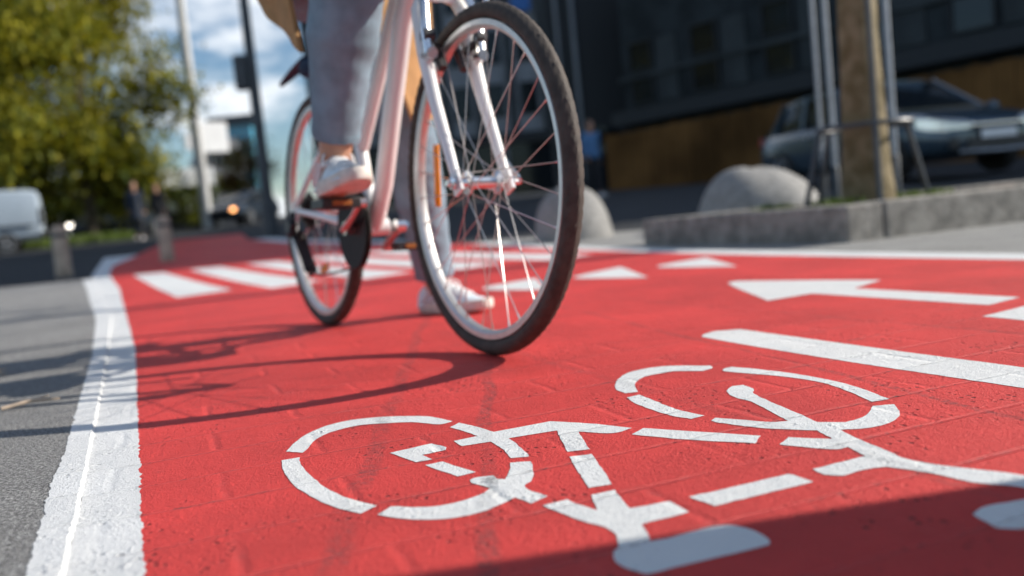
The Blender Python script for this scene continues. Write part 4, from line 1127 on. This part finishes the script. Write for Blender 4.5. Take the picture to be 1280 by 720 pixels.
# ------------------------------------------------------------------ people on the street
def pedestrian(p, yaw, stride, topm, legm, label, longcoat=False):
    root = empty('person', p, (0, 0, yaw)); tag(root, label, 'person', 'pedestrians far behind the bicycle')
    a = stride
    J = dict(pelvis=(0, 0, .95), waist=(.01, 0, 1.08), chest=(.02, 0, 1.30), shoulderL=(.02, .175, 1.40), shoulderR=(.02, -.175, 1.40), elbowL=(-.05 - a * .1, .23, 1.12), elbowR=(a * .2, -.23, 1.13),
             wristL=(-.02 + a * .05, .22, .88), wristR=(a * .5, -.20, .92), handL=(0, .22, .80), handR=(a * .6, -.19, .86), palmL=(1, 0, 0), palmR=(0, 1, 0), hipL=(0, .09, .93), hipR=(0, -.09, .93),
             kneeL=(a * .45, .10, .50), kneeR=(-a * .15, -.10, .50), ankleL=(a * .55, .10, .09), ankleR=(-a * .8, -.10, .12), toeL=(a * .55 + .15, .10, .04), toeR=(-a * .8 + .14, -.10, .05), head=(.03, 0, 1.60), face=(1, 0, 0))
    b, V, f = make_person(root, J, .014, fingers=False)
    make_hair(V, f, b, M['hair'], .04, .016)
    mb = MB(); mb.capsule(V['pelvis'], V['waist'], .155, .14, 16); mb.capsule(V['waist'], V['chest'], .14, .145, 16)
    for s in 'LR':
        mb.capsule(V['chest'], V['shoulder' + s], .12, .075); mb.capsule(V['shoulder' + s], V['elbow' + s], .068, .056); mb.capsule(V['elbow' + s], V['wrist' + s], .055, .042)
    if longcoat: mb.tube([V['pelvis'], V['pelvis'] - Vector((0, 0, .35))], [.16, .2], 16)
    fuse(mb, .018, 'jacket', topm, root, 3)
    mb = MB(); mb.capsule(V['pelvis'] - Vector((0, 0, .03)), V['pelvis'] + Vector((0, 0, .05)), .14, .135, 16)
    for s in 'LR': leg(mb, V['hip' + s], V['knee' + s], V['ankle' + s], (.11, .078, .07, .06), .92)
    fuse(mb, .016, 'trousers', legm, root, 3)
    for s in 'LR':
        an, to = V['ankle' + s], V['toe' + s]
        make_shoe(root, (an.x - .07, an.y, an.z - .088), 0, 0, detail=False)
    return root
pedestrian(on(746, 20.5) + Vector((0, 0, .06)), R(-60), .18, M['blue_cloth'], M['dark_cloth'], 'person in a blue top and dark trousers walking by the wooden hoarding')
pedestrian(on(178, 27), R(-75), .10, M['navy_cloth'], M['dark_cloth'], 'person in a long navy coat on the shaded road left of the lane', True)
pedestrian(on(206, 30), R(-110), .22, M['dark_cloth'], M['dark_cloth'], 'person in black clothes walking behind the second wooden post')

# ------------------------------------------------------------------ buildings
def pane_window(parent, x, z, w, h, y=0, fr_=.06, bars=1, src={}):
    key = (round(w, 2), round(h, 2), bars)
    if key in src:
        o = src[key].copy(); COL.objects.link(o); o.parent = parent; o.location = (x, y, z)
        for ch in src[key].children:
            c = ch.copy(); COL.objects.link(c); c.parent = o
        return o
    mb = MB()
    mb.box((0, -.02, h / 2 - fr_ / 2), (w, .12, fr_)); mb.box((0, -.02, -h / 2 + fr_ / 2), (w, .12, fr_))
    for s in (-1, 1): mb.box((s * (w / 2 - fr_ / 2), -.022, 0), (fr_, .12, h - 2 * fr_))
    for i in range(bars): mb.box((-w / 2 + w * (i + 1) / (bars + 1), -.015, 0), (fr_ * .7, .08, h - 2 * fr_ - .01))
    o = mb.build('window', M['frame_dark'], parent, smooth=False); o.location = (x, y, z)
    MB().box((0, .0, 0), (w - .02, .03, h - .02)).build('pane', M['glass'], o, smooth=False)
    src[key] = o
    return o
FD = Vector((19.6 - 3.9, 11.7 - 33, 0)); FL = FD.length; FA = math.atan2(FD.y, FD.x)
bA = empty('office_building', (3.9, 33, G(26)), (0, 0, FA)); tag(bA, 'large dark panelled office building in shadow on the right behind the wooden hoarding', 'building')
OFF = 1.2; HB_ = 15.
SP = 11.
mb = MB(); mb.box(((FL + SP) / 2 + .2, OFF + 7, HB_ / 2 - 1), (FL - SP + .4, 14, HB_ + 2)); mb.box((SP / 2 - .001, OFF + 3.5, 8.6 / 2 - 1), (SP, 7, 8.6 + 2)); mb.build('wall', M['facade'], bA, smooth=False)
mb = MB(); mb.box(((FL + SP) / 2, OFF + 7, HB_ + .2), (FL - SP + .7, 14.4, .4)); mb.box((SP / 2 - .3, OFF + 3.5, 8.8), (SP + .5, 7.4, .4)); mb.build('roof', M['frame_dark'], bA, smooth=False)
mb = MB()
for k in range(2): mb.box((FL / 2, OFF - .07, 4.1 + k * 3.5 - 1.25 + 1.35), (FL + .3, .16, .16))
mb.build('ledge', M['facade_light'], bA, smooth=False)
mb = MB(); mb.box((FL / 2, OFF - .35, 2.75), (FL + .2, .75, .5)); mb.build('canopy', M['frame_dark'], bA, smooth=False)
nb = 9; bw = FL / nb
for k in range(4):
    z0 = 3.05 + k * 3.5
    for i in range(nb):
        xc = bw * (i + .5)
        if xc < SP + 1 and k > 0: continue
        pane_window(bA, xc - .5, z0 + .62, 1.15, .95, OFF - .04, bars=0); pane_window(bA, xc - .5, z0 + 1.85, 1.15, 1.05, OFF - .04, bars=0)
rr = random.Random(5); cl0 = None
for k in range(4):
    for i in range(nb):
        xc = bw * i + bw * .5
        if xc < SP + 1 and k > 0: continue
        if cl0 is None:
            mb = MB(); mb.box((0, 0, 0), (.95, .08, 2.2)); c_ = cl0 = mb.build('cladding', M['facade_light'], bA, smooth=False)
        else:
            c_ = cl0.copy(); COL.objects.link(c_); c_.parent = bA
        c_.location = (xc + .72, OFF - .03, 3.05 + k * 3.5 + 1.22)
fe = empty('hoarding', (3.9, 33, G(26)), (0, 0, FA)); tag(fe, 'long brown wooden board hoarding along the foot of the dark building', 'fence')
mb = MB(); n = 110
for i in range(n):
    hh = 2.18 + .02 * math.sin(i * 2.1)
    mb.box((FL * (i + .5) / n, .012 * (i % 2), hh / 2 - .55), (FL / n - .012, .03, hh + 1.1))
mb.build('boards', M['wood'], fe, smooth=False)
mb = MB(); mb.box((FL / 2, .06, 1.7), (FL, .06, .1)); mb.box((FL / 2, .06, .5), (FL, .06, .1)); mb.build('rail', M['wood'], fe, smooth=False)
for i in range(9):
    mb = MB(); mb.box((FL * i / 8, .06, .6), (.10, .08, 3.3)); mb.build('post', M['wood'], fe, smooth=False)
# narrow dark block and grey-blue building further back
nx = at(706, 265, 37); nx2 = at(780, 258, 37)
bN = empty('annex', (nx.x, 37, G(37))); tag(bN, 'narrow dark building with a drainpipe between the two larger facades', 'building')
mb = MB(); mb.box(((nx2.x - nx.x) / 2 + .6, 1.5, 7), (nx2.x - nx.x + 1.4, 3, 16)); mb.build('wall', M['frame_dark'], bN, smooth=False)
mb = MB(); mb.tube([(1.0, -.12, 0), (1.0, -.12, 14.8)], .09, 10); mb.tube([(.35, -.10, 0), (.35, -.10, 14.8)], .07, 10); mb.build('drainpipe', M['facade_grey'], bN)
mb = MB(); mb.box((1.9, -.03, 1.3), (1.1, .1, 2.5)); dr_ = mb.build('door', M['glass'], bN, smooth=False)
gx0, gx1 = at(405, 288, 54).x, at(700, 262, 54).x; W_ = gx1 - gx0
bG = empty('street_building', (gx0, 54, G(54))); tag(bG, 'grey blue building with dark shopfronts seen behind the bicycle wheels', 'building')
mb = MB(); mb.box((W_ / 2, 5, 9), (W_, 10, 22)); mb.build('wall', M['facade_grey'], bG, smooth=False)
mb = MB(); mb.box((W_ / 2, 5, 20.2), (W_ + .4, 10.4, .5)); mb.build('roof', M['frame_dark'], bG, smooth=False)
mb = MB()
for i in range(8): mb.box((W_ * i / 7 * .97 + .2, -.12, 11.2), (.42, .3, 15.5))
mb.build('pilaster', M['facade_light'], bG, smooth=False)
for k in range(5):
    for i in range(7):
        pane_window(bG, W_ * (i + .5) / 7 * .97 + .2, 5.6 + k * 3.1, 1.0, 1.9, -.03, bars=1)
for i in range(5):
    mb = MB(); mb.box((W_ * (i + .5) / 5, -.05, 1.55), (W_ / 5 - .3, .16, 2.9)); mb.build('shop_window', M['glass'], bG, smooth=False)
mb = MB(); mb.box((W_ / 2, -.25, 3.35), (W_ + .1, .5, .55)); mb.build('fascia', M['frame_dark'], bG, smooth=False)
sg = at(650, 3, 53.5); mb = MB(); mb.box((0, 0, 0), (1.15, .12, .9)); o = mb.build('blue_sign', M['blue_sign'], None, smooth=False, bevel=.03); o.location = (sg.x, 53.72, sg.z); tag(o, 'small bright blue sign high on the grey blue building', 'sign')
# far end of the street, left of the rear wheel
g0, g1 = at(284, 305, 85), at(330, 299, 85)
bB = empty('glass_building', (g0.x, 85, G(75))); tag(bB, 'distant blue glass building with a dark flat roof', 'building')
hB = at(310, 152, 85).z - G(75); mb = MB(); mb.box(((g1.x - g0.x) / 2, 1.5, hB / 2), (g1.x - g0.x, 3, hB)); mb.build('wall', M['glass_blue'], bB, smooth=False)
mb = MB(); mb.box(((g1.x - g0.x) / 2, 1.5, hB + .2), (g1.x - g0.x + .7, 3.7, .9)); mb.build('roof', M['pole_dark'], bB, smooth=False)
mb = MB()
for k in range(1, 5): mb.box(((g1.x - g0.x) / 2, -.05, hB * k / 5), (g1.x - g0.x, .14, .28))
mb.build('floor_band', M['pole_dark'], bB, smooth=False)
g0, g1 = at(258, 305, 70), at(316, 299, 70)
bP = empty('pale_building', (g0.x, 70, G(70)), (0, 0, R(22))); tag(bP, 'distant pale building with a stepped roof below the blue glass block', 'building')
w_ = g1.x - g0.x; h1 = at(300, 186, 70).z - G(70)
mb = MB(); mb.box((w_ / 2, 4, h1 / 2), (w_, 8, h1)); mb.box((w_ * .75, 4, h1 + .5), (w_ * .4, 5, 1.2)); mb.build('wall', M['pale_wall'], bP, smooth=False)
for k in range(2):
    for i in range(4): pane_window(bP, w_ * (i + .5) / 4, 1.9 + k * 3.0, .7, 1.1, -.03, bars=0)
mb = MB(); mb.box((w_ / 2, -.2, .6), (w_ * .9, .5, 1.6)); mb.build('shop_window', M['glass'], bP, smooth=False)
# billboard and kiosk
b0 = at(262, 172, 44)
bb = empty('billboard', (b0.x, 44, G(44)), (0, 0, R(38))); tag(bb, 'white billboard panel on a post beside the tall lamp post', 'billboard')
hz = b0.z - G(44); mb = MB(); mb.box((0, 0, hz), (1.75, .2, 1.45)); mb.build('panel', M['white_sheet'], bb, smooth=False, bevel=.05)
mb = MB(); mb.box((-.95, .06, hz - .15), (.5, .2, .8)); mb.build('side_panel', M['white_sheet'], bb, smooth=False, bevel=.08)
mb = MB(); mb.tube([(0, .16, -.1), (0, .16, hz - .7)], .12, 10); mb.build('post', M['pole_dark'], bb)
k0, k1 = at(207, 314, 42), at(274, 306, 42); kz0, kz1 = at(240, 233, 42).z - G(42), at(240, 210, 42).z - G(42)
kk = empty('kiosk', (k0.x, 42, G(42)), (0, 0, R(24))); tag(kk, 'low dark kiosk with a bright white fascia under the billboard', 'kiosk')
kw = k1.x - k0.x
mb = MB(); mb.box((kw / 2, 1.2, kz0 / 2), (kw - .3, 2.4, kz0)); mb.build('wall', M['frame_dark'], kk, smooth=False)
mb = MB(); mb.box((kw / 2, 1.1, (kz0 + kz1) / 2 + .02), (kw, 3.0, kz1 - kz0)); mb.build('fascia', M['white_sheet'], kk, smooth=False, bevel=.04)
for s in (.22, .55):
    mb = MB(); mb.box((kw * s, -.04, kz0 - .85), (.45, .06, .5)); mb.build('poster', M['white_sheet'], kk, smooth=False, bevel=.1)
mb = MB(); mb.box((kw * .75, -.03, kz0 * .45), (.8, .08, kz0 * .8)); mb.build('door', M['glass'], kk, smooth=False)

# ------------------------------------------------------------------ trees
def bigtree(px_, Y, hgt, top, rad, seed, label, mats, n=9000, size=.27):
    p = on(px_, Y); rnd = random.Random(seed); bl = []
    for i in range(34):
        a = rnd.uniform(0, 6.28); z = rnd.uniform(hgt * .45, top); k = 1 - ((z - (hgt * .45 + top) / 2) / ((top - hgt * .45) / 2)) ** 2 * .55
        q = rad * k * math.sqrt(rnd.random())
        s = rnd.uniform(.9, 1.7) * rad / 4.2
        bl.append((q * math.cos(a), q * math.sin(a), z, s * 1.15, s * 1.15, s * .9))
    tree('tree', p, hgt, .24, bl, n, size, mats, label, 'trees on the left', seed=seed, limbs=10)
YL = ['leaf_yellow', 'leaf_olive', 'leaf_green']; OL = ['leaf_olive', 'leaf_yellow', 'leaf_green']
bigtree(122, 33, 3.0, 12.5, 3.1, 21, 'large yellowing tree right of the others, behind the lamp post', YL, 34000)
bigtree(-30, 30, 3.0, 13, 4.4, 22, 'large olive green tree behind the pale van', OL, 34000)
bigtree(70, 42, 3.2, 15, 4.6, 23, 'tall tree filling the gap behind the two nearer crowns', YL, 26000)
bigtree(-170, 36, 3.2, 13, 4.5, 24, 'dense tree at the far left edge', OL, 16000)
p = on(324, 56); bl = [(random.uniform(-1.6, 1.6), random.uniform(-1, 1), random.uniform(1.6, 4.4), 1.0, 1.0, .8) for _ in range(12)]
tree('small_tree', p, 2.2, .14, bl, 9000, .2, ['leaf_rust', 'leaf_olive', 'leaf_rust'], 'small rusty brown tree between the lamp post and the signal pole', seed=9)
for px_, Y, s, lab in ((60, 40, 2.4, 'dark shrub mass under the trees behind the van'), (185, 43, 2.2, 'dark shrub behind the pedestrian in the long coat'), (-70, 40, 2.6, 'dark shrub at the far left under the trees')):
    p = on(px_, Y); root = empty('shrub', p); tag(root, lab, 'shrub', 'shrubs under the trees')
    cb = MB(); leaves(cb, [(random.uniform(-3.6, 3.6), random.uniform(-1, 1), random.uniform(.3, 2.6), 1.3, 1.0, .9) for _ in range(14)], 9000, .2, int(Y)); cb.build('foliage', [M['leaf_green'], M['leaf_olive'], M['leaf_green']], root, smooth=False)
    mb = MB()
    for q in range(5): mb.tube([(q * 1.2 - 2.4, 0, -.1), (q * 1.2 - 2.3, .1, 1.2)], [.05, .02], 6)
    mb.build('stem', M['bark_dark'], root)
v0, v1 = on(80, 31), on(132, 31)
grass('verge_grass', [(v0.x + (v1.x - v0.x) * t, 31 + random.uniform(-1.5, 1.5), 1.1) for t in (0, .25, .5, .75, 1)], 900, .28, 'patch of yellow green verge grass between the van and the pedestrians', lambda x, y: G(y))

# small things on the pavement and the added unseen cabinet whose shadow falls across the corner
for x, y, a, L, lab in ((-.93, 1.70, 35, .10, 'thin dry twig lying on the grey pavement nearest the camera'), (-1.30, 2.22, -20, .09, 'short dry twig further along the grey pavement')):
    mb = MB(); c, s = math.cos(R(a)), math.sin(R(a)); z = G(y) + .0145
    mb.tube([(x - c * L / 2, y - s * L / 2, z), (x, y + .006, z + .005), (x + c * L / 2, y + s * L / 2, z)], [.0035, .004, .002], 8)
    mb.tube([(x, y + .006, z + .005), (x + .02, y + .03, z + .008)], [.003, .0015], 6)
    tag(mb.build('twig', M['post_wood']), lab, 'twig')
uc = empty('sun_blocker', (2.3, .50, 0)); tag(uc, 'added unseen shadow-casting cabinet standing right of the red lane', 'blocker')
mb = MB(); mb.box((0, 0, .70), (.6, 1.03, 1.30)); mb.build('body', M['facade_grey'], uc, bevel=.008)
mb = MB(); mb.box((0, 0, .03), (.62, 1.0, .08)); mb.build('plinth', M['planter_stone'], uc, bevel=.005)
mb = MB(); mb.box((0, 0, 1.38), (.64, 1.026, .05)); mb.build('lid', M['facade_grey'], uc, bevel=.01)
for s in (-1, 1):
    mb = MB(); mb.box((-.304, s * .255, .70), (.012, .49, 1.20)); d = mb.build('door', M['facade_grey'], uc, bevel=.003)
    mb = MB(); mb.tube([(-.32, s * .05, .72), (-.325, s * .05, .88)], .01, 8); mb.build('handle', M['black'], d)

# ------------------------------------------------------------------ light, sky, view
EL, AZ = R(29), R(81.5)      # height and compass direction (from +Y towards +X) of the sun
sd_ = bpy.data.lights.new('sun', 'SUN'); sun = bpy.data.objects.new('sun', sd_); COL.objects.link(sun)
sd_.energy = 5.0; sd_.angle = R(.5); sd_.color = (1, .93, .83)
dvec = Vector((math.sin(AZ) * math.cos(EL), math.cos(AZ) * math.cos(EL), math.sin(EL)))
sun.rotation_euler = dvec.to_track_quat('Z', 'Y').to_euler(); sun.location = dvec * 60
w = bpy.data.worlds.new('World'); scene.world = w; w.use_nodes = True
nt = w.node_tree; nt.nodes.clear()
o = nt.nodes.new('ShaderNodeOutputWorld'); bg = nt.nodes.new('ShaderNodeBackground'); sky = nt.nodes.new('ShaderNodeTexSky')
sky.sky_type = 'NISHITA'; sky.sun_disc = False; sky.sun_elevation = EL; sky.sun_rotation = AZ; sky.air_density = 1.2; sky.dust_density = .3; sky.ozone_density = 1.4
tc = nt.nodes.new('ShaderNodeTexCoord'); mp = nt.nodes.new('ShaderNodeMapping'); mp.inputs['Scale'].default_value = (1, 1, 2.6); mp.inputs['Location'].default_value = (.35, .2, .12)
nz = nt.nodes.new('ShaderNodeTexNoise'); nz.inputs['Scale'].default_value = 4.2; nz.inputs['Detail'].default_value = 6; nz.inputs['Roughness'].default_value = .55
mr = nt.nodes.new('ShaderNodeMapRange'); mr.interpolation_type = 'SMOOTHSTEP'; mr.inputs[1].default_value = .51; mr.inputs[2].default_value = .64; mr.inputs[4].default_value = .9
mx = nt.nodes.new('ShaderNodeMix'); mx.data_type = 'RGBA'; mx.inputs[7].default_value = (12.5, 13, 13.6, 1)
L = nt.links.new
tint = nt.nodes.new('ShaderNodeMix'); tint.data_type = 'RGBA'; tint.blend_type = 'MULTIPLY'; tint.inputs[0].default_value = 1; tint.inputs[7].default_value = (.92, 1.10, 1.32, 1)
L(tc.outputs['Generated'], mp.inputs[0]); L(mp.outputs[0], nz.inputs['Vector']); L(nz.outputs['Fac'], mr.inputs[0]); L(mr.outputs[0], mx.inputs[0]); L(sky.outputs[0], tint.inputs[6]); L(tint.outputs[2], mx.inputs[6]); L(mx.outputs[2], bg.inputs[0]); L(bg.outputs[0], o.inputs[0])
bg.inputs[1].default_value = .068
vs = scene.view_settings
scene.display_settings.display_device = 'sRGB'
vs.view_transform = 'Standard'; vs.look = 'None'; vs.exposure = .39; vs.gamma = 1; vs.use_curve_mapping = False
